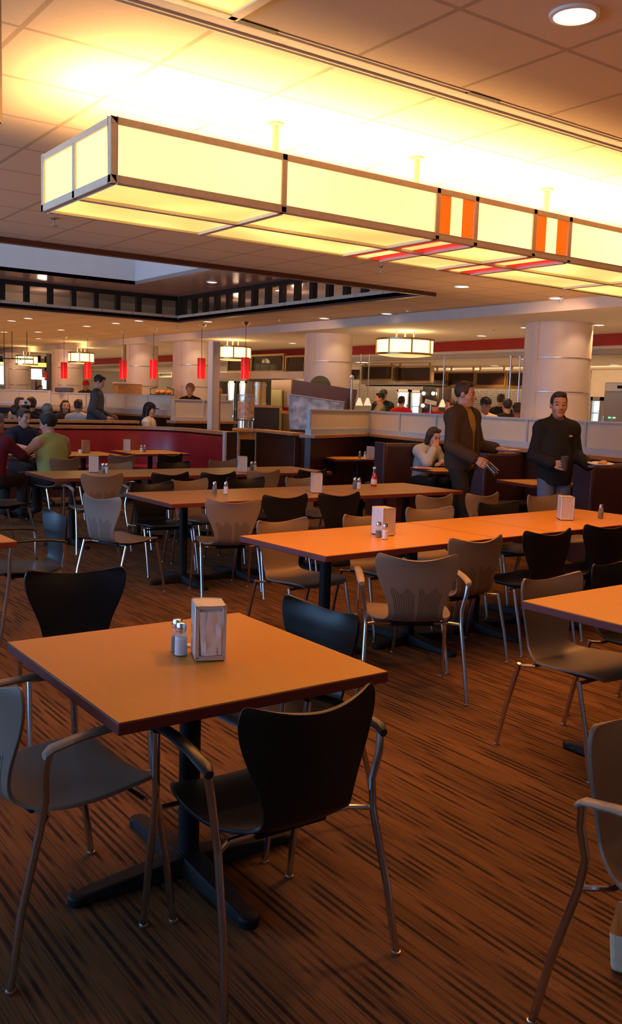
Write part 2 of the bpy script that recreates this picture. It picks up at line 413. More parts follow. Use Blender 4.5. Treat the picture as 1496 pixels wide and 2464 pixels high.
# ---- ceiling opening: near trim, raised glossy soffit, skylight well, slatted screens
tr = MB(); tr.bounds(OX0, OX1+0.08, OY0-0.03, OY0+0.05, CZ-0.05, CZ+0.10); tr.bounds(OX1, OX1+0.1, OY0, OY1, CZ-0.03, CZ+0.02); tr.bounds(OX0, OX1+0.1, OY1, OY1+0.1, CZ-0.03, CZ+0.02)
structure(tr.build('trim_3', m_darkwood), 'dark red-brown rim around the ceiling opening')
SZ = 3.50
s_ = MB(); ix, iy0, iy1 = 6.85, 10.2, 14.85
s_.bounds(ix, 10.2, OY0-1.5, 17.9, SZ, SZ+0.06); s_.bounds(OX0, ix, iy1, 17.9, SZ, SZ+0.06); s_.bounds(OX0, ix, OY0-1.5, iy0, SZ, SZ+0.06)
structure(s_.build('ceiling_soffit', m_gloss), 'glossy raised soffit inside the ceiling opening')
w_ = MB(); w_.bounds(OX0, ix, iy1, iy1+0.06, SZ, 4.6); w_.bounds(ix, ix+0.06, iy0, iy1, SZ, 4.6); w_.bounds(OX0, ix, iy0-0.06, iy0, SZ, 4.6); w_.bounds(OX0-0.06, OX0, iy0, iy1, SZ, 4.6)
structure(w_.build('wall_skylight', m_wellwall), 'pale walls of the skylight well')
structure(MB().bounds(OX0, ix, iy0, iy1, 4.6, 4.65).build('window_6', emis('skylight glow', (0.72, 0.80, 1.0), 0.50)), 'skylight over the ceiling opening')
w_ = MB(); w_.bounds(10.2, 10.26, OY0-1.5, 17.9, CZ+0.1, SZ); w_.bounds(OX0, 10.2, 17.9, 17.96, CZ+0.1, SZ); w_.bounds(OX0-0.06, OX0, OY0-1.5, 17.9, CZ+0.1, SZ); w_.bounds(OX0, 10.2, OY0-1.56, OY0-1.5, CZ+0.1, SZ)
structure(w_.build('wall_plenum', m_plaster), 'wall behind the slatted screens above the ceiling')
def screen(name, label, along, fixed, a, b, pitch):
    t = thing(name, label, 'screen', ((a+b)/2, fixed, CZ) if along == 'x' else (fixed, (a+b)/2, CZ))
    L = b-a
    def bar(p0, p1, z0, z1, th):
        return MB().bounds(p0, p1, -th/2, th/2, z0, z1) if along == 'x' else MB().bounds(-th/2, th/2, p0, p1, z0, z1)
    bar(-L/2, L/2, 0.0, 0.05, 0.1).build('bottom_rail', m_blackwood, t)
    bar(-L/2, L/2, 0.38, 0.45, 0.1).build('top_rail', m_blackwood, t)
    n = int(L/pitch); first = None
    for k in range(n+1):
        p = -L/2+0.05+k*pitch
        o = bar(p-0.045, p+0.045, 0.05, 0.38, 0.09).build('post', m_blackwood, t)
    return t
screen('slatted_screen', 'black slatted screen along the far edge of the ceiling opening', 'x', OY1+0.05, -1.0, OX1, 0.42)
screen('slatted_screen', 'black slatted screen along the right edge of the ceiling opening', 'y', OX1+0.05, OY0+0.1, OY1-0.02, 0.42)

# ---- round clad columns
def column(n, x, y, r, zf, ztop, label):
    c = MB(); c.lathe([(r, 0), (r, ztop-zf)], 48, (0, 0, 0))
    o = c.build('column', m_cream); o.location = (x, y, zf); structure(o, label)
    # a shallow second shell with its edge standing proud on the camera side
    vs = MB(); a0 = math.atan2(-y, -x)-0.62
    pts = []
    for k in range(25):
        a = a0 + k*(-PI*1.25)/24
        pts.append(((r+0.022)*math.cos(a), (r+0.022)*math.sin(a)))
    poly = pts + [(q[0]*(r-0.02)/(r+0.022), q[1]*(r-0.02)/(r+0.022)) for q in reversed(pts)]
    for k in range(24):
        vs.prism([pts[k], pts[k+1], poly[-(k+2)], poly[-(k+1)]], 0, ztop-zf)
    vs.build('cladding_shell', m_cream, o)
    j = MB()
    for z in (0.83, 1.34, 1.85, 2.36):
        j.lathe([(r+0.010, z-zf+0.0), (r+0.020, z-zf+0.003), (r+0.020, z-zf+0.012), (r+0.010, z-zf+0.015)], 48)
    j.build('joint_strip', m_steel, o)
    return o
for k, (x, y, r, zf) in enumerate(((11.4, 9.4, 0.49, 0), (10.75, 14.45, 0.445, 0), (10.55, 19.6, 0.455, 0.15), (10.4, 22.2, 0.45, 0.15), (10.15, 26.7, 0.435, 0.15), (10.05, 31.0, 0.42, 0.15))):
    column(k, x, y, r, zf, 2.9, 'round clad column, %s counted from the right' % ORD[k])

# ================================================================ big hanging lamp
LX0, LX1, LY0, LY1, LZ0, LZ1 = 1.63, 6.56, 3.785, 4.645, 2.50, 2.775
lamp = thing('box_pendant_lamp', 'long rectangular glowing box lamp hung over the tables', 'lamp', ((LX0+LX1)/2, (LY0+LY1)/2, LZ0))
ox, oy = (LX0+LX1)/2, (LY0+LY1)/2
def lb(m, x0, x1, y0, y1, z0, z1): m.bounds(x0-ox, x1-ox, y0-oy, y1-oy, z0-LZ0, z1-LZ0)
bays = [0, 0.89, 1.90, 2.195, 2.685, 3.01, 3.99, LX1-LX0]
T = 0.032
fr = MB()
for y in (LY0, LY1):
    s = 1 if y == LY0 else -1
    ya, yb = sorted((y, y+s*T))
    lb(fr, LX0, LX1, ya, yb, LZ0, LZ0+T*1.15); lb(fr, LX0, LX1, ya, yb, LZ1-T, LZ1)
    for q in bays:
        x = min(max(LX0+q, LX0+T/2), LX1-T/2)
        lb(fr, x-T/2, x+T/2, ya, yb, LZ0, LZ1)
for x in (LX0, LX1):
    s = 1 if x == LX0 else -1
    xa, xb = sorted((x, x+s*T))
    lb(fr, xa, xb, LY0, LY1, LZ0, LZ0+T*1.15); lb(fr, xa, xb, LY0, LY1, LZ1-T, LZ1)
    lb(fr, xa, xb, oy-T/2, oy+T/2, LZ0, LZ1)
fr.build('frame', m_lampframe, lamp, bevel=0.003)
fb = MB(); lb(fb, LX0+T, LX1-T, oy-0.016, oy+0.016, LZ0-0.004, LZ0+0.02)
for q in bays[1:-1]: lb(fb, LX0+q-0.016, LX0+q+0.016, LY0+T, LY1-T, LZ0-0.004, LZ0+0.02)
fb.build('base_mullion', m_lampframe, lamp, bevel=0.002)
ph = MB(); bz = LZ0+0.012
def stripes(q0, q1, fn):
    w_ = (q1-q0-2*0.016)/3
    for k in range(3): fn(q0+0.016+k*w_, q0+0.016+(k+1)*w_, k)
for i in range(len(bays)-1):
    q0, q1 = bays[i], bays[i+1]
    striped = i in (2, 4)
    for (ya, yb) in ((LY0+T, oy-0.016), (oy+0.016, LY1-T)):
        if not striped:
            m = MB(); lb(m, LX0+q0+0.016, LX0+q1-0.016, ya, yb, bz, bz+0.006); m.build('base_panel', m_lampbot, lamp)
        else:
            def fn(a, b_, k):
                m = MB(); lb(m, LX0+a, LX0+b_, ya, yb, bz, bz+0.006); o = m.build('base_panel', m_lampbot if k == 1 else m_lampred, lamp)
                if k != 1: o['label'] = 'red stripe panel'
            stripes(q0, q1, fn)
    for y, s in ((LY0+0.014, 1), (LY1-0.014, -1)):
        if not striped:
            m = MB(); lb(m, LX0+q0+T/2, LX0+q1-T/2, y-0.003, y+0.003, LZ0+T, LZ1-T); m.build('side_panel', m_lampside, lamp)
        else:
            def fn(a, b_, k):
                m = MB(); lb(m, LX0+a, LX0+b_, y-0.003, y+0.003, LZ0+T, LZ1-T); o = m.build('side_panel', m_lampside if k == 1 else m_lamporange, lamp)
                if k != 1: o['label'] = 'orange stripe panel'
            stripes(q0, q1, fn)
for x in (LX0+0.014, LX1-0.014):
    for (ya, yb) in ((LY0+T, oy-T/2), (oy+T/2, LY1-T)):
        m = MB(); lb(m, x-0.003, x+0.003, ya, yb, LZ0+T, LZ1-T); m.build('end_panel', m_lampside, lamp)
m_rod = mat('cream rod', (0.36, 0.27, 0.17), 0.5, noise=(30, 0.03))
for x in (2.74, 3.74, 4.9, 6.0):
    MB().tube([(x-ox, 0, 0.1), (x-ox, 0, CZ-LZ0)], 0.017, 12).build('hanging_rod', m_rod, lamp)
    mm = MB(); mm.lathe([(0.045, CZ-LZ0-0.012), (0.045, CZ-LZ0)], 20, (x-ox, 0, 0)); mm.build('ceiling_rose', m_rod, lamp)

# ================================================================ drum lamps under the dropped ceiling
def drum(x, y, r, label):
    t = thing('drum_lamp', label, 'lamp', (x, y, 2.47), 0, 'round drum lamps between the columns')
    n = 8
    b = MB(); b.lathe([(r*0.96, 0.03), (r*0.96, 0.26)], 32); b.build('drum_shade', m_drum, t)
    b = MB()
    for z in (0.0, 0.255): b.lathe([(r*0.93, z), (r, z), (r, z+0.035), (r*0.93, z+0.035)], 40, closed=True)
    for k in range(n):
        a = 2*PI*k/n+0.3
        b.box((r*0.98*math.cos(a), r*0.98*math.sin(a), 0.145), (0.025, 0.025, 0.26), rz=a)
    b.build('frame', m_brass, t)
    b = MB(); b.lathe([(0.0, -0.03), (r*0.5, -0.025), (r*0.90, 0.005), (r*0.92, 0.02)], 32); b.build('base_diffuser', m_drumbot, t)
    for k in (-1, 0, 1):
        MB().tube([(k*r*0.30*math.cos(_y), -k*r*0.30*math.sin(_y), 0.2), (k*r*0.30*math.cos(_y), -k*r*0.30*math.sin(_y), 0.43)], 0.014, 8).build('hanging_rod', m_rod, t)
    return t
DR = [(975, 797, 71), (560, 818, 45), (195, 836, 31), (64, 845, 26)]
DPOS = []
for k, (x, y, rp_) in enumerate(DR):
    X, Y = on_z(x, y, 2.9)
    dep = float(np.dot(np.array([X, Y, 2.9-CAM_H]), _f))
    drum(X, Y, rp_*dep/FPX, ['large round drum lamp glowing nearest the right column', 'round drum lamp glowing above the pale square post', 'drum lamp glowing above the standing man in grey-blue', 'farthest drum lamp, at the left end of the row'][k]); DPOS.append((X, Y))

# ================================================================ red pendants
for k, (x, y) in enumerate([(592, 775), (486, 781), (370, 791), (297, 796), (211, 805), (154, 808)]):
    X, Y = on_z(x, y, CZ)
    t = thing('red_pendant_lamp', 'red glass cylinder pendant lamp, %s from the right in its row' % ORD[k], 'lamp', (X, Y, 1.98), 0, 'red cylinder pendants')
    b = MB(); b.lathe([(0.074, 0.0), (0.08, 0.0), (0.08, 0.41), (0.0, 0.41)], 24); b.build('glass_shade', m_pend, t)
    MB().tube([(0, 0, 0.41), (0, 0, CZ-1.98-0.04)], 0.005, 6).build('cord', m_black, t)
    b = MB(); b.lathe([(0.02, CZ-1.98-0.08), (0.07, CZ-1.98-0.03), (0.09, CZ-1.98)], 20); b.build('canopy', m_chrome, t)

# ================================================================ recessed downlights
SPOTS = []
def downlight(x, y, z, r, label, group):
    t = thing('downlight', label, 'downlight', (x, y, z), 0, group)
    b = MB(); b.lathe([(r, -0.012), (r*1.18, -0.010), (r*1.2, 0.0), (r, 0.0)], 28, closed=True); b.build('trim_ring', m_white, t)
    b = MB(); b.lathe([(0.0, -0.004), (r*1.02, -0.004), (r*1.02, 0.0)], 28); b.build('glow_disc', m_down, t)
    SPOTS.append((x, y, z)); return t
X, Y = on_z(1382, 33, CZ); downlight(X, Y, CZ, 0.077, 'large bright round downlight at the top right corner', 'main ceiling downlights')
main = [(1111, 688), (1337, 724), (930, 754), (780, 765), (500, 773), (334, 771), (279, 777), (209, 784), (147, 793), (68, 765), (28, 771), (92, 798), (10, 798), (93, 814)]
main.sort(key=lambda q: -q[0])
for k, (x, y) in enumerate(main):
    X, Y = on_z(x, y, CZ)
    if X > 9.7: X, Y = X*9.7/X, Y*9.7/X
    downlight(X, Y, CZ-0.001, 0.085, 'small lit downlight of the main ceiling, %s from the right below the opening' % ORD[k], 'main ceiling downlights')
low = sorted([(1159, 807), (704, 825), (1440, 781), (1265, 787)], key=lambda q: -q[0])
for k, (x, y) in enumerate(low):
    X, Y = on_z(x, y, 2.9); downlight(X, Y, 2.9-0.001, 0.085, 'lit downlight above the columns, %s from the right' % ORD[k], 'dropped ceiling downlights')
kit = sorted([(1025, 865), (873, 871), (1085, 888), (1190, 879), (1150, 888), (1220, 888), (1265, 863), (1477, 877), (210, 876), (235, 876)], key=lambda q: -q[0])
for k, (x, y) in enumerate(kit):
    X, Y = on_z(x, y, 2.55)
    if X > 13.5 and X < 18.8: downlight(X, Y, 2.549, 0.17 if x in (1025, 873) else 0.10, 'lit downlight over the serving area, %s from the right' % ORD[k], 'kitchen downlights')
up = [(643, 657), (510, 678), (673, 698), (808, 680)]
up.sort(key=lambda q: -q[0])
for k, (x, y) in enumerate(up):
    X, Y = on_z(x, y, SZ); downlight(X, Y, SZ-0.001, 0.08, 'lit downlight in the glossy soffit, %s from the right' % ORD[k], 'soffit downlights')
# sprinkler heads
for k, (x, y) in enumerate(sorted([(130, 524), (918, 640), (981, 738), (1188, 793), (1350, 712), (672, 763), (427, 784)], key=lambda q: -q[0])):
    zc = 2.9 if y > 790 else CZ
    X, Y = on_z(x, y, zc)
    t = thing('ceiling_sprinkler', 'tiny dark sprinkler head on the ceiling, %s from the right' % ORD[k], 'sprinkler', (X, Y, zc), 0, 'ceiling sprinklers')
    b = MB(); b.lathe([(0.0, -0.07), (0.03, -0.068), (0.03, -0.062), (0.008, -0.06), (0.008, -0.02), (0.035, -0.005), (0.035, 0.0)], 12); b.build('body', m_steel, t)
# ================================================================ tables
def table(label, x0, x1, y0, y1, rz=0.0, feet=None, origin=None, cat='table', group=None, h=0.75, name='cafe_table'):
    w, d = x1-x0, y1-y0
    t = thing(name, label, cat, ((x0+x1)/2, (y0+y1)/2, 0), rz, group)
    MB().bounds(-w/2, w/2, -d/2, d/2, h-0.036, h-0.0015).build('edge_band', m_edge, t, bevel=0.003)
    MB().bounds(-w/2+0.003, w/2-0.003, -d/2+0.003, d/2-0.003, h-0.02, h).build('tabletop', m_lam, t)
    for px in (feet if feet is not None else [0]):
        MB().lathe([(0.13, h-0.05), (0.13, h-0.036), (0.035, h-0.036)], 20, (px, 0, 0)).build('mounting_plate', m_black, t)
        MB().tube([(px, 0, 0.03), (px, 0, h-0.04)], 0.036, 18).build('pedestal', m_black, t)
        b = MB(); L = min(0.39, d/2-0.03); Lx = min(0.39, w/2-0.05) if len(feet or [0]) == 1 else 0.28
        for ax, ay in ((1, 0), (-1, 0), (0, 1), (0, -1)):
            l = Lx if ax else L
            e = (px+ax*l, ay*l)
            n = (-ay, ax)
            vs = [(px+n[0]*0.05, n[1]*0.05, 0.008), (px-n[0]*0.05, -n[1]*0.05, 0.008), (e[0]-n[0]*0.034, e[1]-n[1]*0.034, 0.008), (e[0]+n[0]*0.034, e[1]+n[1]*0.034, 0.008),
                  (px+n[0]*0.04, n[1]*0.04, 0.075), (px-n[0]*0.04, -n[1]*0.04, 0.075), (e[0]-n[0]*0.026, e[1]-n[1]*0.026, 0.035), (e[0]+n[0]*0.026, e[1]+n[1]*0.026, 0.035)]
            b._add(vs, [(3, 2, 1, 0), (4, 5, 6, 7), (0, 1, 5, 4), (1, 2, 6, 5), (2, 3, 7, 6), (3, 0, 4, 7)])
            b.lathe([(0.034, 0.0), (0.034, 0.03), (0.02, 0.036), (0.0, 0.036)], 12, (e[0], e[1], 0))
        b.build('base', m_black, t, bevel=0.005)
    return t
table('square orange table nearest the camera, set with salt and a chrome napkin box', 0.952, 1.877, 2.145, 3.07)
def row(labels, ox, oy, rz, lens, d, group):
    c, s = math.cos(rz), math.sin(rz); p = 0
    for lab, L in zip(labels, lens):
        cx = p+L/2; cy = d/2
        X, Y = ox+cx*c-cy*s, oy+cx*s+cy*c
        ft = [-L/2+0.36, L/2-0.36] if L > 1 else [0]
        table(lab, X-L/2+0.003, X+L/2-0.003, Y-d/2, Y+d/2, rz, ft, group=group); p += L
R3 = math.radians(3.0)
row(['orange table with a white napkin box and two shakers, left of the middle row', 'narrow empty orange table joining the two long tables of the middle row', 'orange table with a pale napkin box and one pepper shaker, right of the middle row'],
    2.995, 3.995, R3, [1.47, 0.59, 1.44], 0.85, 'middle row of joined tables')
row(['orange table with two separated shakers, left of the second row back', 'narrow table with a silver napkin box in the second row back', 'orange table with a red sauce bottle, right of the second row back'],
    3.34, 6.54, 0.0, [1.27, 0.68, 1.33], 0.92, 'second row of joined tables')
row(['brown table with a napkin box at the left end of the third row back', 'narrow empty brown table in the third row back', 'brown table with a napkin box at the right end of the third row back'],
    3.25, 8.91, 0.0, [1.48, 0.60, 1.42], 0.9, 'third row of joined tables')
table('orange table cut off by the right edge of the frame', 3.11, 4.56, 1.84, 2.69, math.radians(1.5), [-0.35, 0.35])
table('corner of an orange table at the left edge of the frame', 0.2, 1.67, 5.18, 6.02, 0, [-0.35, 0.35])
table('small brown table with a wooden napkin box before the red booth', 4.6, 5.45, 12.15, 13.05)
table('small brown table with a blue-lit napkin box and shakers before the red booth', 5.75, 6.65, 12.4, 13.3)
table('table between the three seated people at far left', 3.25, 4.15, 11.95, 12.75)

# ================================================================ chairs
PROF = [(.238, .420, .170), (.230, .434, .192), (.205, .443, .212), (.14, .446, .232), (.06, .440, .240), (-.02, .434, .238), (-.09, .430, .220), (-.145, .432, .186), (-.184, .445, .156), (-.205, .472, .146), (-.213, .508, .148),
        (-.218, .550, .158), (-.221, .595, .174), (-.224, .640, .194), (-.227, .685, .213), (-.231, .725, .224), (-.237, .758, .227), (-.244, .782, .222), (-.249, .795, .208)]
def shell_mesh():
    NU = 16; NV = len(PROF)
    b = MB(); vs = []
    uvs = []
    for i, (y, z, w) in enumerate(PROF):
        v = i/(NV-1)
        for k in range(NU+1):
            u = -1+2*k/NU
            x = w*u
            a = u*u
            back = min(1, max(0, (v-0.45)/0.3))
            yy = y + a*(0.008 + 0.050*back*max(0, (v-0.5)/0.5))
            zz = z + a*0.012*(1-back)*(1 if v < .45 else 0.4)
            top = max(0, (v-0.70)/0.30)
            zz += top*(0.036*min(1.0, abs(u))**1.7 - 0.014)
            vs.append((x, yy, zz)); uvs.append((k/NU, v))
    fs = [(i*(NU+1)+k, i*(NU+1)+k+1, (i+1)*(NU+1)+k+1, (i+1)*(NU+1)+k) for i in range(NV-1) for k in range(NU)]
    me = bpy.data.meshes.new('seat_shell'); me.from_pydata(vs, [], fs)
    ul = me.uv_layers.new(name='UVMap')
    for p in me.polygons:
        for li, vi in zip(p.loop_indices, p.vertices): ul.data[li].uv = uvs[vi]
    me.polygons.foreach_set('use_smooth', [True]*len(me.polygons))
    return me
def make_chair(kind, arms):
    t = thing('cafe_armchair' if arms else 'cafe_chair', 'chair', 'chair')
    me = shell_mesh(); me.materials.append(m_blackpl if kind == 'black' else m_taupe)
    o = bpy.data.objects.new('seat_shell', me); COL.objects.link(o); o.parent = t
    md = o.modifiers.new('sub', 'SUBSURF'); md.levels = 1; md.render_levels = 2
    md = o.modifiers.new('thick', 'SOLIDIFY'); md.thickness = 0.012; md.offset = 0
    md = o.modifiers.new('bev', 'BEVEL'); md.width = 0.003; md.segments = 2; md.limit_method = 'ANGLE'; md.angle_limit = math.radians(60)
    xs = 0.262 if arms else 0.245
    for y in (-0.115, 0.165): MB().tube([(-xs, y-0.045*(y < 0), 0.417), (-0.20, y, 0.416), (0.20, y, 0.416), (xs, y-0.045*(y < 0), 0.417)], 0.0085, 8).build('crossbar', m_chrome, t)
    b = MB(); b.bounds(-0.12, 0.12, -0.13, 0.15, 0.400, 0.426); b.build('under_tray', m_black, t, bevel=0.008)
    for s in (-1, 1):
        if arms:
            rear = [(s*.290, -.262, .004), (s*.276, -.225, .20), (s*.262, -.165, .415), (s*.266, -.150, .50), (s*.284, -.158, .585), (s*.292, -.150, .645)]
            front = [(s*.268, .262, .004), (s*.266, .235, .20), (s*.262, .200, .415), (s*.264, .195, .55), (s*.268, .185, .640)]
        else:
            rear = [(s*.252, -.268, .004), (s*.250, -.225, .20), (s*.247, -.160, .425)]
            front = [(s*.250, .262, .004), (s*.248, .225, .20), (s*.245, .168, .425)]
        for pts in (rear, front):
            l = MB().tube(pts, 0.0115, 10).build('leg', m_chrome, t)
            g = MB().lathe([(0.013, 0.0), (0.0145, 0.003), (0.0135, 0.009), (0.0, 0.012)], 12, (pts[0][0], pts[0][1], 0)).build('foot_glide', m_steel, l)
        if arms:
            pad = []
            pts = [(s*.292, -.165, .640), (s*.293, -.145, .655), (s*.288, -.06, .668), (s*.280, .06, .672), (s*.272, .17, .665), (s*.269, .20, .648)]
            b = MB(); n = 10; vs, fs = [], []
            for i, p in enumerate(pts):
                for k in range(n):
                    a = 2*PI*k/n
                    ww = 0.021 if 0 < i < len(pts)-1 else 0.014
                    vs.append((p[0]+ww*math.cos(a), p[1], p[2]+0.011*math.sin(a)))
            for i in range(len(pts)-1):
                for k in range(n): fs.append((i*n+k, i*n+(k+1) % n, (i+1)*n+(k+1) % n, (i+1)*n+k))
            fs.append(tuple(range(n))); fs.append(tuple((len(pts)-1)*n+k for k in range(n)))
            b._add(vs, fs); b.build('armrest', m_padblack if kind == 'black' else m_padtaupe, t)
    return t
PROTO = {}
GROUPN = {'near': 'chairs around the nearest table', 'mid': 'chairs along the middle row', 'second': 'chairs along the second row', 'third': 'chairs along the third row', 'far': 'chairs before the red booth', 'side': 'chairs at the tables cut off by the frame'}
def chair(kind, arms, x, y, deg, label, grp):
    k = (kind, arms); rz = math.radians(deg)
    if k not in PROTO:
        t = make_chair(kind, arms); PROTO[k] = t; t.location = (x, y, 0); t.rotation_euler = (0, 0, rz); t['label'] = label; t['group'] = GROUPN[grp]; return t
    return dup(PROTO[k], (x, y, 0), rz, label, GROUPN[grp])
CH = chair
CH('black', True, 1.41, 2.12, 0, 'black armchair in the foreground with its back to the camera', 'near')
CH('taupe', True, 0.945, 2.60, -85, 'blue-lit taupe armchair cut off at the lower left edge', 'near')
CH('black', False, 1.49, 3.74, 167, 'black chair behind the left far edge of the nearest table', 'near')
CH('black', True, 1.90, 2.80, 95, 'black armchair with blue sheen at the right side of the nearest table', 'near')
CH('taupe', True, 3.38, 3.72, -31, 'taupe armchair turned askew before the middle row', 'mid')
CH('taupe', False, 4.07, 4.08, -2, 'taupe chair just behind the askew armchair at the middle row', 'mid')
CH('black', False, 4.76, 4.10, -3, 'black chair with its back to us at the seam of the middle row tables', 'mid')
CH('black', False, 5.44, 4.14, -5, 'black chair at the right edge on the near side of the middle row', 'mid')
CH('taupe', False, 3.46, 2.60, 181, 'taupe chair facing us at the left corner of the right-hand table', 'side')
CH('black', False, 4.12, 2.72, 185, 'black chair behind the right-hand table, cut by the right edge', 'side')
CH('taupe', True, 2.09, 1.17, 180, 'taupe armchair cut off at the lower right edge', 'side')
CH('taupe', False, 3.43, 4.84, 186, 'taupe chair facing us behind the left corner of the middle row', 'mid')
CH('taupe', False, 4.15, 4.85, 177, 'taupe chair facing us just left of the white napkin box', 'mid')
CH('taupe', False, 4.87, 5.00, 171, 'taupe chair facing us just right of the white napkin box', 'mid')
CH('taupe', False, 5.65, 6.13, 0, 'taupe chair with its back to us at the right corner of the second row', 'second')
CH('taupe', False, 6.20, 6.08, 2, 'taupe chair standing alone below the man in the open jacket', 'second')
CH('black', False, 5.74, 5.08, 174, 'dark chair facing us on the far side of the middle row', 'mid')
CH('taupe', False, 6.67, 5.36, 175, 'taupe chair facing us below the man in black', 'mid')
CH('black', False, 4.345, 6.57, -3, 'black chair, left of the two side by side at the second row', 'second')
CH('black', False, 4.905, 6.55, -2, 'black chair, right of the two side by side at the second row', 'second')
CH('taupe', False, 3.78, 6.39, -18, 'taupe chair with slotted back below the two separated shakers', 'second')
CH('taupe', False, 3.05, 6.86, -72, 'blue-lit taupe chair seen from behind at the left end of the second row', 'second')
CH('taupe', True, 3.68, 8.90, -2, 'taupe armchair with its back to us at the left of the third row', 'third')
CH('black', True, 1.98, 5.95, 90, 'black armchair with blue sheen at the table on the left edge', 'side')
CH('black', False, 2.92, 9.55, -80, 'black chair with blue sheen at the left end of the third row', 'third')
CH('taupe', False, 4.12, 11.25, 15, 'brown chair behind the person in the yellow-green shirt', 'far')
CH('taupe', False, 5.12, 11.75, 12, 'brown chair between the two small tables before the red booth', 'far')
CH('taupe', False, 4.45, 10.02, 176, 'grey chair facing us behind the left table of the third row', 'third')
CH('black', False, 5.84, 11.75, 14, 'black chair at the table with the blue-lit napkin box', 'far')
CH('black', False, 5.24, 10.02, 178, 'dark brown chair facing us on the far side of the third row', 'third')
CH('taupe', False, 6.08, 10.2, 184, 'taupe chair facing us in front of the end of the red booth', 'third')
CH('black', False, 4.42, 8.88, 2, 'black chair at the near side of the third row, left one', 'third')
CH('black', False, 3.76, 7.55, 180, 'dark brown chair facing us behind the left end of the second row', 'second')
CH('taupe', False, 4.27, 7.72, 188, 'beige chair facing us behind the separated shakers', 'second')
CH('black', False, 4.96, 8.80, 2, 'black chair at the near side of the third row, right one', 'third')
CH('black', False, 4.90, 7.75, 178, 'dark chair facing us in the middle of the far side of the second row', 'second')
CH('taupe', False, 5.61, 8.90, 1, 'taupe chair with its back to us right of the napkin box in the third row', 'third')
CH('taupe', False, 5.56, 7.66, 180, 'beige chair facing us just left of the silver napkin box', 'second')
CH('black', False, 6.25, 8.86, 6, 'black chair at the right end of the third row', 'third')

# ================================================================ things on the tables
def napkin_box(x, y, z, deg, label, body=None, face=None, empty=False):
    t = thing('napkin_dispenser', label, 'napkin dispenser', (x, y, z), math.radians(deg), 'napkin dispensers')
    w, d, h = 0.096, 0.12, 0.183          # width along local x (open faces), depth along y
    b = MB()
    b.bounds(-w/2, w/2, -d/2, d/2, h-0.006, h); b.bounds(-w/2, w/2, -d/2, d/2, 0.006, 0.012)
    for s in (-1, 1): b.bounds(s*w/2-0.003, s*w/2+0.003, -d/2, d/2, 0.006, h)
    b.build('case', body or m_alu, t, bevel=0.003)
    for s in (-1, 1):
        f = MB(); y0 = s*d/2
        if not empty: f.bounds(-w/2+0.004, w/2-0.004, y0-0.003, y0+0.003, 0.010, h-0.010)
        for q in (-1, 1): f.bounds(q*(w/2-0.005)-0.005, q*(w/2-0.005)+0.005, y0-0.004, y0+0.005, 0.006, h)
        f.bounds(-w/2, w/2, y0-0.004, y0+0.005, h-0.010, h); f.bounds(-w/2, w/2, y0-0.004, y0+0.005, 0.006, 0.018)
        f.build('face_frame', face or m_alu, t, bevel=0.002)
    nb = MB()
    for k in range(9):
        yy = -d/2+0.012+k*(d-0.024)/8
        a = 0.004*math.sin(k*2.1)
        nb.bounds(-w/2+0.006+abs(a), w/2-0.006-abs(a), yy-0.004, yy+0.004, 0.013, h-0.012)
    nb.build('napkins', m_paper, t)
    if empty:                                  # crumpled napkin leaves showing in the open faces
        for s in (-1, 1):
            y0 = s*(d/2-0.002)
            for k, (xa, xb, tw) in enumerate(((-0.040, -0.008, 0.010), (-0.012, 0.018, -0.012), (0.008, 0.040, 0.016))):
                c = MB(); n = 8; vs = []
                for i in range(n+1):
                    z = 0.02+i*(h-0.038)/n
                    o_ = 0.004*math.sin(i*0.9+k*2)
                    wv = tw*(1-i/n)
                    vs += [(xa+wv, y0+s*(0.001+0.004*k % 0.007+abs(o_)), z), ((xa+xb)/2+wv*0.6+o_, y0+s*(0.006+o_), z), (xb-wv*0.3, y0+s*(0.002+abs(o_)*0.5), z)]
                c._add(vs, [(i*3+j, i*3+j+1, (i+1)*3+j+1, (i+1)*3+j) for i in range(n) for j in (0, 1)])
                c.build('napkin_leaf', m_paper, t)
    ft = MB()
    for sx in (-1, 1):
        for sy in (-1, 1): ft.bounds(sx*(w/2-0.01)-0.007, sx*(w/2-0.01)+0.007, sy*(d/2-0.01)-0.007, sy*(d/2-0.01)+0.007, 0, 0.007)
    ft.build('foot', m_black, t)
    return t
def shaker(x, y, z, kind, label, s=1.0):
    t = thing(kind+'_shaker', label, kind+' shaker', (x, y, z), 0, 'table shakers')
    b = MB(); b.lathe([(0.0, 0.0), (0.0195*s, 0.0), (0.021*s, 0.004), (0.020*s, 0.05*s), (0.0165*s, 0.072*s), (0.0145*s, 0.078*s), (0.0135*s, 0.078*s), (0.0150*s, 0.070*s), (0.0182*s, 0.05*s), (0.0190*s, 0.005), (0.0, 0.004)], 16); b.build('glass_jar', m_jar, t)
    b = MB(); b.lathe([(0.0, 0.0045), (0.0185*s, 0.0045), (0.0178*s, (0.060 if kind == 'salt' else 0.045)*s), (0.0, (0.061 if kind == 'salt' else 0.046)*s)], 16); b.build(kind, m_salt if kind == 'salt' else m_pepper, t)
    b = MB(); b.lathe([(0.0155*s, 0.074*s), (0.0165*s, 0.078*s), (0.0165*s, 0.090*s), (0.013*s, 0.101*s), (0.0, 0.105*s)], 16); b.build('cap', m_chrome, t)
    return t
TZ = 0.75
x, y = on_z(511, 1592, TZ); napkin_box(x+0.018, y+0.062, TZ, -22, 'chrome napkin box with crumpled napkins on the nearest table', m_alu, m_alu, True)
x, y = on_z(435, 1577, TZ); SX, SY = x, y; shaker(x, y, TZ, 'salt', 'full salt shaker on the nearest table', 1.1)
shaker(SX+0.012, SY+0.050, TZ, 'pepper', 'pepper shaker hidden behind the salt on the nearest table', 1.1)
x, y = on_z(464, 1556, TZ)
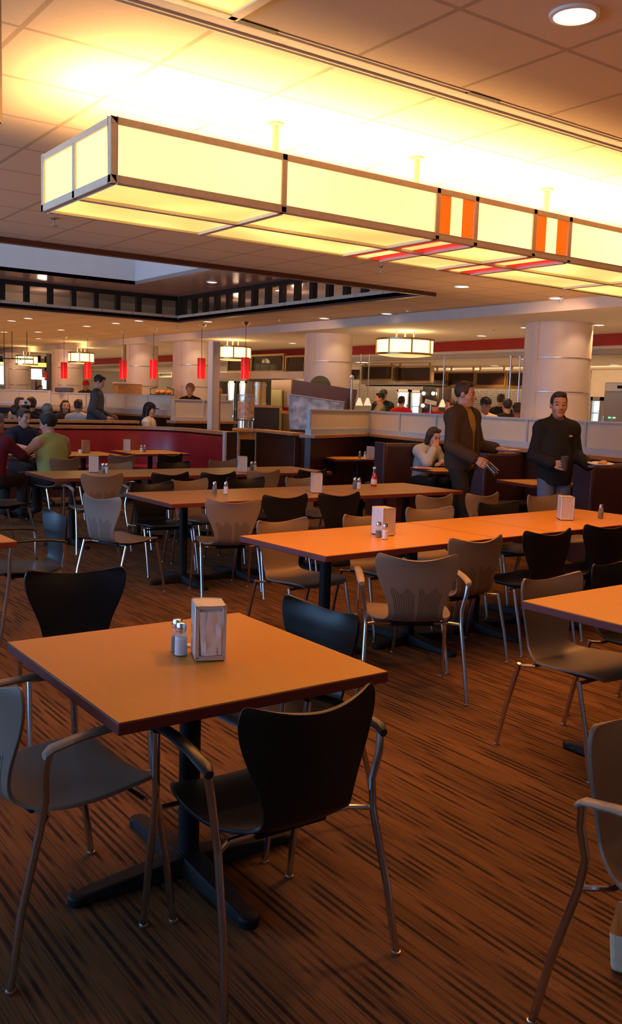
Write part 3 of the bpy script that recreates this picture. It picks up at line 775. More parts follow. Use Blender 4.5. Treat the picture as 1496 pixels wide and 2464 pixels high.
b = MB(); b.bounds(-0.022, 0.022, -0.016, 0.016, 0, 0.008); o = b.build('sugar_packet', m_label, None, bevel=0.002); o.location = (x, y, TZ); o.rotation_euler = (0, 0, -0.6); tag(o, 'small tan packet lying between the salt and the napkin box', 'packet')
x, y = on_z(914, 1290, TZ); napkin_box(x+0.05, y+0.03, TZ, -4, 'white-sided napkin box on the left table of the middle row')
x, y = on_z(908, 1292, TZ); shaker(x-0.01, y-0.02, TZ, 'pepper', 'pepper shaker in front of the white-sided napkin box')
x, y = on_z(921, 1297, TZ); shaker(x, y-0.02, TZ, 'salt', 'salt shaker in front of the white-sided napkin box')
x, y = on_z(1369, 1252, TZ); napkin_box(x, y+0.04, TZ, -36, 'pale pink-lit napkin box on the right table of the middle row')
x, y = on_z(1444, 1248, TZ); shaker(x, y, TZ, 'pepper', 'lone pepper shaker at the right of the middle row', 1.1)
x, y = on_z(516, 1189, TZ); shaker(x, y, TZ, 'pepper', 'pepper shaker at the left of the second row, apart from the salt', 1.1)
x, y = on_z(543, 1189, TZ); shaker(x, y, TZ, 'salt', 'salt shaker at the left of the second row, apart from the pepper', 1.1)
x, y = on_z(765, 1186, TZ); napkin_box(x, y+0.03, TZ, -30, 'silver napkin box on the narrow table of the second row')
x, y = on_z(853, 1176, TZ); shaker(x, y, TZ, 'pepper', 'pepper shaker beside the red sauce bottle', 1.1)
x, y = on_z(863, 1177, TZ); shaker(x, y, TZ, 'salt', 'salt shaker beside the red sauce bottle', 1.1)
x, y = on_z(899, 1170, TZ)
t = thing('sauce_bottle', 'glass bottle of red tomato sauce on the right table of the second row', 'bottle', (x, y, TZ))
b = MB(); b.lathe([(0.0, 0.0), (0.028, 0.0), (0.031, 0.006), (0.031, 0.085), (0.026, 0.105), (0.017, 0.135), (0.0, 0.135)], 20); b.build('sauce', m_ketchup, t)
b = MB(); b.lathe([(0.0175, 0.130), (0.0150, 0.16), (0.0135, 0.185), (0.0, 0.185)], 20); b.build('bottle_neck', m_glass, t)
b = MB(); b.lathe([(0.0315, 0.022), (0.0318, 0.074), (0.0312, 0.074)], 20); b.build('paper_label', m_label, t)
b = MB(); b.lathe([(0.0, 0.18), (0.016, 0.18), (0.016, 0.20), (0.0, 0.202)], 16); b.build('cap', m_white, t)
x, y = on_z(228, 1137, TZ); napkin_box(x, y+0.03, TZ, -20, 'napkin box on the left table of the third row')
x, y = on_z(248, 1139, TZ); shaker(x, y, TZ, 'pepper', 'pepper shaker on the left table of the third row', 1.1)
x, y = on_z(256, 1139, TZ); shaker(x, y, TZ, 'salt', 'salt shaker on the left table of the third row', 1.1)
x, y = on_z(586, 1136, TZ); napkin_box(x, y+0.03, TZ, -25, 'napkin box on the right table of the third row')
x, y = on_z(605, 1133, TZ); shaker(x, y, TZ, 'pepper', 'pepper shaker on the right table of the third row', 1.1)
x, y = on_z(613, 1133, TZ); shaker(x, y, TZ, 'salt', 'salt shaker on the right table of the third row', 1.1)
x, y = on_z(208, 1090, TZ); napkin_box(x, y+0.03, TZ, -10, 'wood-brown lit napkin box on the small table left of the red booth', m_oak, m_oak)
x, y = on_z(194, 1090, TZ)
b = MB(); b.lathe([(0.0, 0.0), (0.028, 0.0), (0.036, 0.05), (0.033, 0.05), (0.026, 0.004), (0.0, 0.004)], 16); o = b.build('white_cup', m_plate); o.location = (x, y, TZ); tag(o, 'small white cup beside the wood-brown napkin box', 'cup')
x, y = on_z(307, 1087, TZ); napkin_box(x, y+0.03, TZ, -22, 'blue-lit napkin box on the small table before the red booth')
x, y = on_z(340, 1088, TZ); shaker(x, y, TZ, 'salt', 'salt shaker right of the blue-lit napkin box', 1.1)
x, y = on_z(348, 1088, TZ); shaker(x, y, TZ, 'pepper', 'pepper shaker right of the blue-lit napkin box', 1.1)
# cream paper bag on the floor at the right margin
x, y = on_z(1520, 2310, 0)
t = thing('paper_bag', 'cream paper bag at the lower right margin, mostly outside the frame', 'bag', (x, y, 0), 0.5)
b = MB(); b._add([(-.09, -.05, 0), (.09, -.05, 0), (.09, .05, 0), (-.09, .05, 0), (-.1, -.06, .12), (.1, -.06, .12), (.1, .06, .12), (-.1, .06, .12)], [(3, 2, 1, 0), (0, 1, 5, 4), (1, 2, 6, 5), (2, 3, 7, 6), (3, 0, 4, 7)])
b.build('bag_body', m_bag, t, bevel=0.015, seg=3)
# ================================================================ booths
def place(o, x, y, rz=0.0, z=0.0): o.location = (x, y, z); o.rotation_euler = (0, 0, rz); return o
def seg(p, q):
    L = math.hypot(q[0]-p[0], q[1]-p[1]); return L, math.atan2(q[1]-p[1], q[0]-p[0])
# curved red booth: a swept backrest with seat, wood cap and base
def swept(path, prof):
    # prof: closed list of (offset to the right of travel, z)
    b = MB(); n = len(prof); vs, fs = [], []
    for i, p in enumerate(path):
        a = Vector(path[max(i-1, 0)]); c = Vector(path[min(i+1, len(path)-1)])
        t = (c-a).normalized(); nr = Vector((t.y, -t.x))
        for o_, z in prof: vs.append((p[0]+nr.x*o_, p[1]+nr.y*o_, z))
    for i in range(len(path)-1):
        for k in range(n): fs.append((i*n+k, i*n+(k+1) % n, (i+1)*n+(k+1) % n, (i+1)*n+k))
    fs.append(tuple(range(n))); fs.append(tuple((len(path)-1)*n+k for k in reversed(range(n))))
    return b._add(vs, fs)
path = [(1.5, 14.3)]+[(1.5+0.5*k, 14.3) for k in range(1, 10)]
cx, cy, r = 6.2, 13.3, 1.0
for k in range(0, 9):
    a = PI/2 - k*(PI/2)/8
    path.append((cx+r*math.cos(a), cy+r*math.sin(a)))
path += [(7.2, 12.9), (7.2, 12.5), (7.2, 12.05)]
t = thing('red_booth', 'long red vinyl booth bench with a curved right end and wood cap', 'booth')
swept(path, [(0.0, 0.30), (0.0, 1.05), (0.06, 1.05), (0.11, 1.02), (0.13, 0.95), (0.16, 0.50), (0.16, 0.30)]).build('backrest', m_redvinyl, t)
swept(path, [(0.12, 0.30), (0.12, 0.47), (0.55, 0.49), (0.60, 0.46), (0.60, 0.30)]).build('seat', m_redvinyl, t)
swept(path, [(0.0, 0.0), (0.0, 0.30), (0.54, 0.30), (0.54, 0.0)]).build('base', m_darkwood, t)
swept(path, [(-0.06, 1.05), (-0.06, 1.10), (0.12, 1.10), (0.12, 1.05)]).build('wood_cap', m_oak, t)
b = MB(); b.bounds(7.06, 7.24, 12.0, 12.05, 0, 1.10); b.build('end_panel', m_brownvinyl, t)
b = MB(); b.bounds(7.02, 7.05, 11.99, 12.06, 0, 1.10); b.bounds(7.24, 7.26, 11.99, 12.06, 0, 1.10); b.build('end_trim', m_alu, t)
# back-to-back booth on the raised platform behind it
t = thing('platform_booth', 'brown booth with a wood cap on the platform behind the red booth', 'booth', (0, 0, 0.15))
b = MB(); b.bounds(1.5, 6.9, 14.78, 14.9, 0.0, 0.97); b.build('backrest', m_brownvinyl, t, bevel=0.02)
b = MB(); b.bounds(1.5, 6.9, 14.72, 14.96, 0.97, 1.02); b.build('wood_cap', m_oak, t, bevel=0.006)
b = MB(); b.bounds(1.5, 6.9, 14.9, 15.4, 0.0, 0.45); b.build('seat', m_brownvinyl, t, bevel=0.03)

# frosted partition on the booth backs, right-hand run
def partition(p, q, z0, z1, zl, n, label, frame=m_ledge_daylit, cap=m_oak, body=m_brownvinyl, zb=0.0, thick=0.10):
    L, a = seg(p, q)
    t = thing('booth_partition', label, 'partition', (p[0], p[1], zb), a)
    z0, z1, zl = z0-zb, z1-zb, zl-zb
    MB().bounds(0, L, -thick/2, thick/2, 0, zl-0.05).build('lower_wall', body, t)
    MB().bounds(-0.03, L+0.03, -0.14, 0.14, zl-0.05, zl).build('wood_ledge', cap, t, bevel=0.006)
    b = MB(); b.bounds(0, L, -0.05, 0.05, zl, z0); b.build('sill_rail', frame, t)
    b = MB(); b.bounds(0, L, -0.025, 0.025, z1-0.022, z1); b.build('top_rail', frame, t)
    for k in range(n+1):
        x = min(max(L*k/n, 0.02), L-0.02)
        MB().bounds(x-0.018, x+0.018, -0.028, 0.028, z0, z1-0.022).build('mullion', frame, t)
    for k in range(n): MB().bounds(L*k/n+0.018, L*(k+1)/n-0.018, -0.008, 0.008, z0, z1-0.022).build('frosted_panel', m_frost, t)
    return t
PA, PB, PC = at_d(741, 1035, 13.7)[:2], (9.84, 12.02), (8.30, 4.6)
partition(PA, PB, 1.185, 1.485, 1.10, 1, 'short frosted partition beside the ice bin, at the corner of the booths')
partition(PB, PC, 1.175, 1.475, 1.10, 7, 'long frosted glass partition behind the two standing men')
# booth benches set at right angles to the partition
pdx, pdy = (PC[0]-PB[0]), (PC[1]-PB[1]); pl = math.hypot(pdx, pdy); pdx /= pl; pdy /= pl
ang = math.atan2(pdy, pdx)+PI/2          # across the partition, pointing away from the aisle
def divider(x, y, L, label, dark=m_brownvinyl):
    t = thing('booth_divider', label, 'booth', (x, y, 0), ang, 'brown booth benches')
    # local x runs from the aisle end into the booth
    MB().bounds(0.04, L, -0.10, 0.10, 0.42, 1.05).build('backrest', dark, t, bevel=0.05, seg=4)
    for s in (-1, 1): MB().bounds(0.05, L, min(s*0.08, s*0.52), max(s*0.08, s*0.52), 0.34, 0.46).build('seat', dark, t, bevel=0.03, seg=3)
    MB().bounds(0.06, L, -0.46, 0.46, 0.0, 0.34).build('base', m_darkwood, t)
    MB().bounds(0.0, 0.04, -0.14, 0.14, 0.0, 1.06).build('end_panel', m_purplepanel, t, bevel=0.01)
def on_part(y):
    k = (y-PB[1])/(PC[1]-PB[1]); return PB[0]+k*(PC[0]-PB[0])
for (x, y), lab in zip([on_z(912, 1066, 1.05), (8.25, 7.93), on_z(1402, 1115, 1.05)], ['brown booth bench behind the seated woman in grey', 'brown booth bench behind the man in the open jacket', 'brown booth bench at the right edge of the frame']):
    L = (on_part(y)-x)-0.10
    divider(x, y, L, lab)
W0, W1 = at_d(625, 1032, 15.2)[:2], at_d(735, 1040, 13.75)[:2]
L_, a_ = seg(W0, W1)
t = thing('booth_divider', 'dark brown booth wall with wood cap left of the corner partition', 'booth', (W0[0], W0[1], 0), a_, 'brown booth benches')
L_ -= 0.24
MB().bounds(0, L_, -0.06, 0.06, 0, 1.07).build('backrest', m_brownvinyl, t, bevel=0.01)
MB().bounds(-0.02, L_+0.02, -0.12, 0.12, 1.07, 1.115).build('wood_cap', m_oak, t, bevel=0.006)
MB().bounds(-0.03, 0.0, -0.07, 0.07, 0, 1.05).build('end_trim', m_alu, t)
# tables of the booths
def booth_table(x, y, w, d, label):
    t = table(label, x-w/2, x+w/2, y-d/2, y+d/2, ang, [w*0.1], name='booth_table', group='booth tables')
    return t
booth_table(8.80, 11.1, 0.85, 0.62, 'dark booth table with a napkin box left of the grey-clad woman')
booth_table(8.68, 8.86, 0.85, 0.64, 'booth table with a plate of food before the seated woman')
booth_table(8.50, 7.02, 1.00, 0.68, 'empty booth table behind the man in black')
napkin_box(9.02, 10.95, TZ, -25, 'napkin box on the dark booth table')
shaker(8.87, 10.9, TZ, 'salt', 'salt shaker on the dark booth table', 1.1)
shaker(8.83, 10.98, TZ, 'pepper', 'pepper shaker on the dark booth table', 1.1)
def plate(name, label, loc, tilt=(0, 0, 0), r=0.13, food=None, cat='plate'):
    t = thing(name, label, cat, loc); t.rotation_euler = tilt
    b = MB(); b.lathe([(0.0, 0.004), (0.06, 0.0), (r*0.65, 0.002), (r, 0.018), (r, 0.022), (r*0.65, 0.009), (0.0, 0.009)], 28); b.build('dish', m_plate, t)
    if food: food(t)
    return t
m_food = mat('red sauced food', (0.55, 0.10, 0.03), 0.5, noise=(40, 0.5), bump=(60, 0.6))
m_bread = mat('golden bread', (0.55, 0.30, 0.08), 0.6, noise=(20, 0.3))
def pasta(t):
    b = MB()
    rnd = random.Random(3)
    b.lathe([(0.09, 0.009), (0.075, 0.022), (0.04, 0.032), (0.0, 0.036)], 20)
    b.build('pasta', m_food, t)
x, y = on_z(1016, 1129, TZ)
plate('dinner_plate', 'white plate of red sauced food on the booth table', (x, y, TZ), food=pasta)

# ================================================================ post, counter, dispensers by the corner
x, y = on_z(512, 1032, 1.1)
t = thing('square_post', 'pale square post with a metal corner strip rising beside the red pendants', 'post', (x, y, 0), 0.1)
MB().bounds(-0.07, 0.07, -0.07, 0.07, 0, 2.52).build('shaft', m_cream, t, bevel=0.004)
b = MB(); b.bounds(-0.085, -0.065, -0.085, -0.065, 0, 2.52); b.build('corner_strip', m_alu, t)
b = MB(); b.bounds(-0.062, -0.02, -0.080, -0.070, 2.30, 2.42); b.build('speaker', m_steel, t)
b = MB(); b.bounds(0.065, 0.085, -0.085, -0.065, 0, 1.72); b.build('glass_edge', m_oak, t)
# frosted screen behind the post
partition(at_d(414, 985, 15.8)[:2], at_d(558, 985, 16.6)[:2], 1.26, 1.57, 1.20, 2, 'frosted partition crossing behind the pale square post', frame=m_alu)
m_counterwood = mat('honey wood counter', (0.42, 0.19, 0.055), 0.35, noise=(16, 0.2))
x, y = on_z(590, 1032, 1.1)
t = thing('drink_counter', 'honey wood counter under the glass drink dispenser', 'counter', (x, y, 0), -0.55)
MB().bounds(-0.22, 0.26, -0.25, 0.25, 1.05, 1.10).build('counter_top', m_counterwood, t, bevel=0.008)
MB().bounds(-0.20, 0.26, -0.22, 0.22, 0, 1.05).build('body', m_counterwood, t, bevel=0.004)
MB().bounds(-0.08, 0.22, -0.235, -0.222, 0.10, 0.93).build('dark_panel', m_black, t)
t = thing('drink_dispenser', 'tall glass drink dispenser with orange fruit on the wood counter', 'drink dispenser', (x, y, 1.10), 0.2)
b = MB(); b.lathe([(0.0, 0.16), (0.145, 0.16), (0.15, 0.18), (0.15, 0.56), (0.142, 0.56), (0.142, 0.18), (0.0, 0.17)], 24); b.build('glass_jar', m_jar, t)
b = MB(); b.lathe([(0.155, 0.55), (0.155, 0.575), (0.0, 0.59)], 24); b.build('lid', m_steel, t)
b = MB()
for k in range(4):
    a = k*PI/2+0.4; b.tube([(0.13*math.cos(a), 0.13*math.sin(a), 0), (0.13*math.cos(a), 0.13*math.sin(a), 0.16)], 0.012, 8)
b.lathe([(0.15, 0.14), (0.155, 0.15), (0.155, 0.165), (0.0, 0.165)], 24); b.lathe([(0.15, 0.0), (0.155, 0.012), (0.0, 0.02)], 24)
b.build('wire_stand', m_steel, t)
b = MB(); b.lathe([(0.0, 0.175), (0.138, 0.175), (0.138, 0.46), (0.0, 0.462)], 24); b.build('fruit_drink', mat('orange fruit drink', (0.6, 0.28, 0.05), 0.15, noise=(18, 0.5)), t)
b = MB(); b.tube([(0, -0.15, 0.20), (0, -0.20, 0.20), (0, -0.20, 0.16)], 0.014, 8); b.build('tap', m_chrome, t)
# dark serving cabinet and little wood table
X, Y, Z = at_d(642, 975, 17.4)
t = thing('serving_cabinet', 'dark serving cabinet with a wood top right of the drink dispenser', 'cabinet', (X, Y, 0), -0.6)
MB().bounds(-0.24, 0.24, -0.2, 0.2, 0, Z-0.05).build('body', m_blackwood, t)
MB().bounds(-0.26, 0.26, -0.22, 0.22, Z-0.05, Z).build('wood_top', m_oak, t, bevel=0.006)
X, Y, Z = at_d(688, 988, 19.0)
t = thing('side_table', 'small honey wood table with a red bowl behind the ice bin', 'table', (X, Y, 0), -0.6)
MB().bounds(-0.22, 0.22, -0.22, 0.22, Z-0.06, Z).build('tabletop', m_counterwood, t)
for sx in (-1, 1):
    for sy in (-1, 1): MB().bounds(sx*0.19-0.03, sx*0.19+0.03, sy*0.19-0.03, sy*0.19+0.03, 0, Z-0.06).build('leg', m_counterwood, t)
b = MB(); b.lathe([(0.0, 0.0), (0.05, 0.0), (0.11, 0.07), (0.10, 0.07), (0.045, 0.012), (0.0, 0.012)], 20); o = b.build('red_bowl', m_ketchup); o.location = (X, Y, Z); tag(o, 'red bowl on the small honey wood table', 'bowl')
# ice bin: tapering clear tub on the ledge, with the slanted plum board and the green disc behind it
X, Y, Z = at_d(757, 1034, 15.5)
t = thing('ice_bin', 'tapering clear plastic bin of ice on the booth ledge', 'bin', (X, Y, Z), -0.55)
def frustum(b, w0, d0, w1, d1, z0, z1a, z1b):
    b._add([(-w0, -d0, z0), (w0, -d0, z0), (w0, d0, z0), (-w0, d0, z0), (-w1, -d1, z1a), (w1, -d1, z1b), (w1, d1, z1b), (-w1, d1, z1a)],
           [(3, 2, 1, 0), (4, 5, 6, 7), (0, 1, 5, 4), (1, 2, 6, 5), (2, 3, 7, 6), (3, 0, 4, 7)]); return b
m_ice = mat('crushed ice', (0.36, 0.45, 0.58), 0.2, noise=(6, 0.6), bump=(12, 1.0))  # ice colour carries the blue of the daylight
frustum(MB(), 0.42, 0.16, 0.46, 0.2, 0.0, 0.57, 0.46).build('ice', m_ice, t)
frustum(MB(), 0.43, 0.17, 0.475, 0.21, -0.005, 0.59, 0.48).build('clear_tub', m_jar, t)
MB().box((0, 0, 0.535), (0.95, 0.44, 0.012), M=Matrix.Rotation(0.11, 3, 'Y')).build('rim', m_thinglass, t)
MB().bounds(-0.41, 0.41, -0.17, 0.17, -Z, -0.006).build('pedestal', m_brownvinyl, t)
X, Y, Z = at_d(778, 953, 16.9)
t = thing('slanted_board', 'slanted plum-coloured board rising behind the ice bin', 'board', (X, Y, Z), -_y)
b = MB(); b.box((0, 0, 0), (1.20, 0.04, 0.42), M=Matrix.Rotation(0.13, 3, 'Y')); b.build('panel', m_purplepanel, t)
b = MB(); b.bounds(-0.5, -0.44, -0.02, 0.02, -Z, 0.0); b.bounds(0.44, 0.5, -0.02, 0.02, -Z, 0.0); b.build('support', m_purplepanel, t)
X, Y, Z = at_d(770, 930, 17.4)
t = thing('disc_sign', 'dark green round disc sign behind the plum board', 'sign', (X, Y, Z), -_y)
b = MB(); b.lathe([(0.0, -0.015), (0.20, -0.015), (0.205, 0.0), (0.20, 0.015), (0.0, 0.015)], 40)
o = b.build('disc', mat('olive green board', (0.07, 0.075, 0.022), 0.5, noise=(6, 0.1)), t); o.rotation_euler = (PI/2, 0, 0)
MB().bounds(-0.02, 0.02, 0.0, 0.03, -Z, -0.15).build('stem', m_black, t)
# partitions at the left on the platform
X1, Y1 = at_d(-30, 950, 20.0)[:2]; X2, Y2 = at_d(122, 950, 19.6)[:2]; X3, Y3 = at_d(412, 950, 16.6)[:2]
partition((X1, Y1), (X2, Y2), 1.40, 1.66, 1.31, 2, 'frosted partition at the far left above the brown booths', frame=m_alu, zb=0.15)
partition((X2, Y2), (X3, Y3), 1.36, 1.63, 1.27, 6, 'frosted partition running behind the man in grey-blue', frame=m_alu, zb=0.15)
b = MB(); b.bounds(-0.18, 0.18, -0.10, 0.10, 0, 0.10); o = b.build('grey_case', m_purplepanel, None, bevel=0.02); X, Y, Z = at_d(155, 945, 19.25); o.location = (X, Y, 1.632); o.rotation_euler = (0, 0, -0.6); tag(o, 'flat grey case standing on the far partition', 'case')
# booth dividers at far left
for k, (px, dep, lab) in enumerate(((36, 19.3, 'brown booth bench at far left behind the woman in beige'), (118, 19.1, 'brown booth bench beside the woman in beige'), (186, 16.9, 'brown booth bench behind the man in white'))):
    X, Y = at_d(px, 985, dep)[:2]
    t = thing('booth_divider', lab, 'booth', (X, Y, 0.15), -_y+(0 if k < 2 else PI), 'brown booth benches')
    MB().bounds(-0.32, 0.32, -0.06, 0.06, 0.0, 0.98).build('backrest', m_brownvinyl, t, bevel=0.04, seg=3)
    MB().bounds(-0.32, 0.32, -0.45, -0.06, 0.0, 0.43).build('seat', m_brownvinyl, t, bevel=0.03)

# ================================================================ serving area beyond the columns
m_menu = mat('dark brown menu board', (0.030, 0.014, 0.008), 0.35, noise=(6, 0.15), coat=0.2)
m_goldsteel = mat('gold lit steel', (0.58, 0.42, 0.22), 0.3, 0.9, noise=(30, 0.15))
def board(x0, y0, x1, y1, U, label, frame=0.05):
    ym = (y0+y1)/2; xm = (x0+x1)/2
    va, _ = on_u(x0, ym, U); vb, _ = on_u(x1, ym, U); za = on_u(xm, y1, U)[1]; zb = on_u(xm, y0, U)[1]
    w, h = va-vb, zb-za
    t = thing('menu_board', label, 'menu board', (U, (va+vb)/2, za), -PI/2, 'overhead menu boards')
    MB().bounds(-w/2, w/2, 0, 0.06, 0, h).build('panel', m_menu, t)
    b = MB()
    for z in (-frame, h): b.bounds(-w/2-frame, w/2+frame, -0.03, 0.06, z, z+frame)
    for s in (-1, 1): b.bounds(s*(w/2+frame/2)-frame/2, s*(w/2+frame/2)+frame/2, -0.03, 0.06, 0, h)
    b.build('frame', m_goldsteel, t)
    b = MB(); b.bounds(-w/2+0.05, -w/2+0.08, 0.0, 0.04, h+frame, 2.55-za); b.bounds(w/2-0.08, w/2-0.05, 0.0, 0.04, h+frame, 2.55-za); b.build('hanger', m_goldsteel, t)
    return t
board(874, 883, 944, 912, 14.2, 'brown menu board just right of the second column', 0.045)
board(956, 885, 1036, 916, 14.35, 'brown menu board under the large drum lamp', 0.045)
board(1045, 898, 1072, 925, 16.0, 'narrow brown menu board left of the jacket man\'s head', 0.04)
board(1079, 898, 1141, 926, 16.0, 'brown menu board above the jacket man\'s head', 0.04)
board(1148, 898, 1215, 926, 16.0, 'brown menu board above the chef in the black cap', 0.04)
board(1224, 898, 1270, 928, 16.0, 'brown menu board partly hidden by the right column', 0.04)
board(550, 858, 599, 891, 12.9, 'brown menu board behind the red pendant by the post', 0.04)
board(607, 857, 682, 892, 12.9, 'brown menu board under the second drum lamp', 0.05)
board(690, 860, 733, 896, 12.9, 'brown menu board left of the second column', 0.05)
board(846, 890, 868, 912, 16.6, 'tiny brown menu board against the second column', 0.03)
board(384, 893, 414, 906, 17.0, 'small brown menu board between two columns at left', 0.03)
# pale beam over the service line and steel rail below the right-hand boards
va, z0 = on_u(524, 910, 12.8); vb, _ = on_u(732, 910, 12.8); z1 = on_u(628, 895, 12.8)[1]; z0 = on_u(628, 911, 12.8)[1]
structure(MB().bounds(12.75, 12.95, vb, va, z0, z1).build('trim_4', m_cream), 'pale beam below the left menu boards')
va, z0 = on_u(1040, 932, 15.9); vb, _ = on_u(1275, 932, 15.9); z0 = on_u(1150, 935, 15.9)[1]
structure(MB().bounds(15.9, 16.0, vb, va, z0, z0+0.06).build('trim_5', m_goldsteel), 'gold lit rail below the right menu boards')
# stainless canopy hood over the grill
va, _ = on_u(868, 920, 15.4); vb, _ = on_u(1040, 920, 15.4)
zz = on_u(950, 926, 15.4)[1]
t = thing('exhaust_hood', 'stainless exhaust hood under the menu boards', 'hood', (15.9, (va+vb)/2, zz))
MB().bounds(-0.5, 0.02, -(va-vb)/2, (va-vb)/2, 0, 0.12).build('canopy', m_steel, t, bevel=0.01)
MB().bounds(-0.42, -0.04, -(va-vb)/2+0.1, (va-vb)/2-0.1, -0.03, 0.0).build('filter_bank', m_black, t)
MB().bounds(-0.4, -0.02, -0.4, 0.4, 0.12, 2.55-zz).build('duct', m_steel, t)
# serving counter with glass sneeze guard along the kitchen
t = thing('serving_counter', 'long stainless serving counter behind the partition', 'counter', (13.2, 11.0, 0))
MB().bounds(-0.35, 0.35, -3.2, 6.0, 0, 0.95).build('base', m_steel, t)
MB().bounds(-0.42, 0.42, -3.25, 6.05, 0.95, 1.0).build('counter_top', m_steel, t, bevel=0.01)
for y in (-2.8, -0.6, 1.6, 3.8, 5.6): MB().tube([(-0.3, y, 1.0), (-0.3, y, 1.42)], 0.02, 10).build('guard_post', m_steel, t)
MB().bounds(-0.33, -0.31, -3.0, 5.8, 1.12, 1.42).build('sneeze_guard', m_thinglass, t)
# glass-door fridges, lit white
m_coolight = emis('cool fridge light', (0.75, 0.92, 1.0), 1.1, (6, 0.8))
def glass_fridge(x0, y0, x1, y1, U, label, shelves=3, goods=True):
    xm, ym = (x0+x1)/2, (y0+y1)/2
    va, _ = on_u(x0, ym, U); vb, _ = on_u(x1, ym, U); zb = on_u(xm, y0, U)[1]
    w = va-vb
    t = thing('glass_door_fridge', label, 'fridge', (U, (va+vb)/2, 0), -PI/2, 'lit glass door fridges')
    b = MB(); b.bounds(-w/2, w/2, 0.05, 0.6, 0, zb); b.build('cabinet', m_steel, t)
    MB().bounds(-w/2+0.05, w/2-0.05, 0.04, 0.055, 0.15, zb-0.08).build('lit_interior', m_coolight, t)
    fr = MB()
    for s in (-1, 1): fr.bounds(s*(w/2-0.025)-0.025, s*(w/2-0.025)+0.025, -0.02, 0.04, 0.1, zb)
    fr.bounds(-w/2, w/2, -0.02, 0.04, zb-0.07, zb); fr.bounds(-w/2, w/2, -0.02, 0.04, 0.1, 0.16)
    fr.build('door_frame', m_steel, t)
    sh = MB()
    for k in range(shelves): sh.bounds(-w/2+0.05, w/2-0.05, 0.0, 0.04, 0.9+k*0.32, 0.915+k*0.32)
    sh.build('shelf', m_steel, t)
    MB().tube([(w/2-0.03, -0.05, 1.0), (w/2-0.03, -0.05, 1.6)], 0.012, 8).build('handle', m_chrome, t)
glass_fridge(955, 937, 984, 1000, 17.5, 'lit glass door fridge, left one of the pair in the kitchen')
glass_fridge(988, 939, 1013, 1000, 17.5, 'lit glass door fridge, right one of the pair in the kitchen')
glass_fridge(512, 917, 524, 955, 17.8, 'narrow lit drinks fridge, leftmost of the three by the post')
glass_fridge(549, 917, 565, 955, 17.8, 'lit drinks fridge in the middle of the three by the post')
glass_fridge(577, 917, 591, 955, 17.8, 'narrow lit drinks fridge, rightmost of the three by the post')
glass_fridge(1420, 955, 1448, 1016, 14.6, 'lit glass display fridge right of the right column')
# tall steel fridge at the right edge
va, _ = on_u(1450, 960, 13.8); vb, _ = on_u(1530, 960, 13.8); zt = on_u(1475, 920, 13.8)[1]; zd = on_u(1475, 941, 13.8)[1]
w_ = va-vb
t = thing('steel_fridge', 'tall stainless fridge with two green lights at the right edge', 'fridge', (13.8, (va+vb)/2, 0), -PI/2)
MB().bounds(-w_/2, w_/2, 0.04, 0.7, 0, zt).build('cabinet', m_steel, t, bevel=0.01)
MB().bounds(-w_/2+0.02, w_/2, 0.0, 0.04, 0.1, zd-0.02).build('door', m_steel, t, bevel=0.008)
MB().bounds(-w_/2+0.02, w_/2, 0.0, 0.04, zd, zt-0.01).build('top_panel', m_white, t, bevel=0.005)
b = MB(); vv = on_u(1489, 930, 13.8)[0]-(va+vb)/2; b.bounds(-vv-0.03, -vv+0.10, -0.012, 0.0, (zt+zd)/2-0.03, (zt+zd)/2+0.02); b.build('dark_badge', m_black, t)
m_green = emis('green lamp', (0.15, 1.0, 0.35), 2.0)
zg = on_u(1470, 1005, 13.8)[1]
for xg in (1466, 1477):
    vg = on_u(xg, 1005, 13.8)[0]-(va+vb)/2
    MB().bounds(-vg-0.025, -vg+0.025, -0.01, 0.0, zg-0.012, zg+0.012).build('indicator', m_green, t)
MB().tube([(-w_/2+0.08, -0.05, 1.0), (-w_/2+0.08, -0.05, 1.5)], 0.014, 8).build('handle', m_chrome, t)
# dark drinks machine with round lamps
va, _ = on_u(1016, 960, 16.8); vb, _ = on_u(1052, 960, 16.8); zt = on_u(1034, 930, 16.8)[1]
t = thing('drinks_machine', 'dark drinks machine with round white lamps between fridge and heat lamp', 'machine', (16.8, (va+vb)/2, 0), -PI/2)
w_ = va-vb
MB().bounds(-w_/2, w_/2, 0, 0.5, 0, zt).build('cabinet', m_blackwood, t)
for s in (-1, 1): MB().bounds(s*w_/2-0.03, s*w_/2+0.03, -0.03, 0.02, 0, zt).build('side_post', m_steel, t)
m_bulb = emis('round bulb', (1.0, 0.85, 0.6), 4.0)
for xg, yg in ((1023, 947), (1046, 947), (1021, 976)):
    vg, zg = on_u(xg, yg, 16.8); MB().ell((-(vg-(va+vb)/2), -0.06, zg), (0.05, 0.05, 0.05)).build('round_lamp', m_bulb, t)
MB().bounds(-0.02, 0.05, -0.03, 0.0, 1.62, 1.70).build('red_light', m_lampred, t)
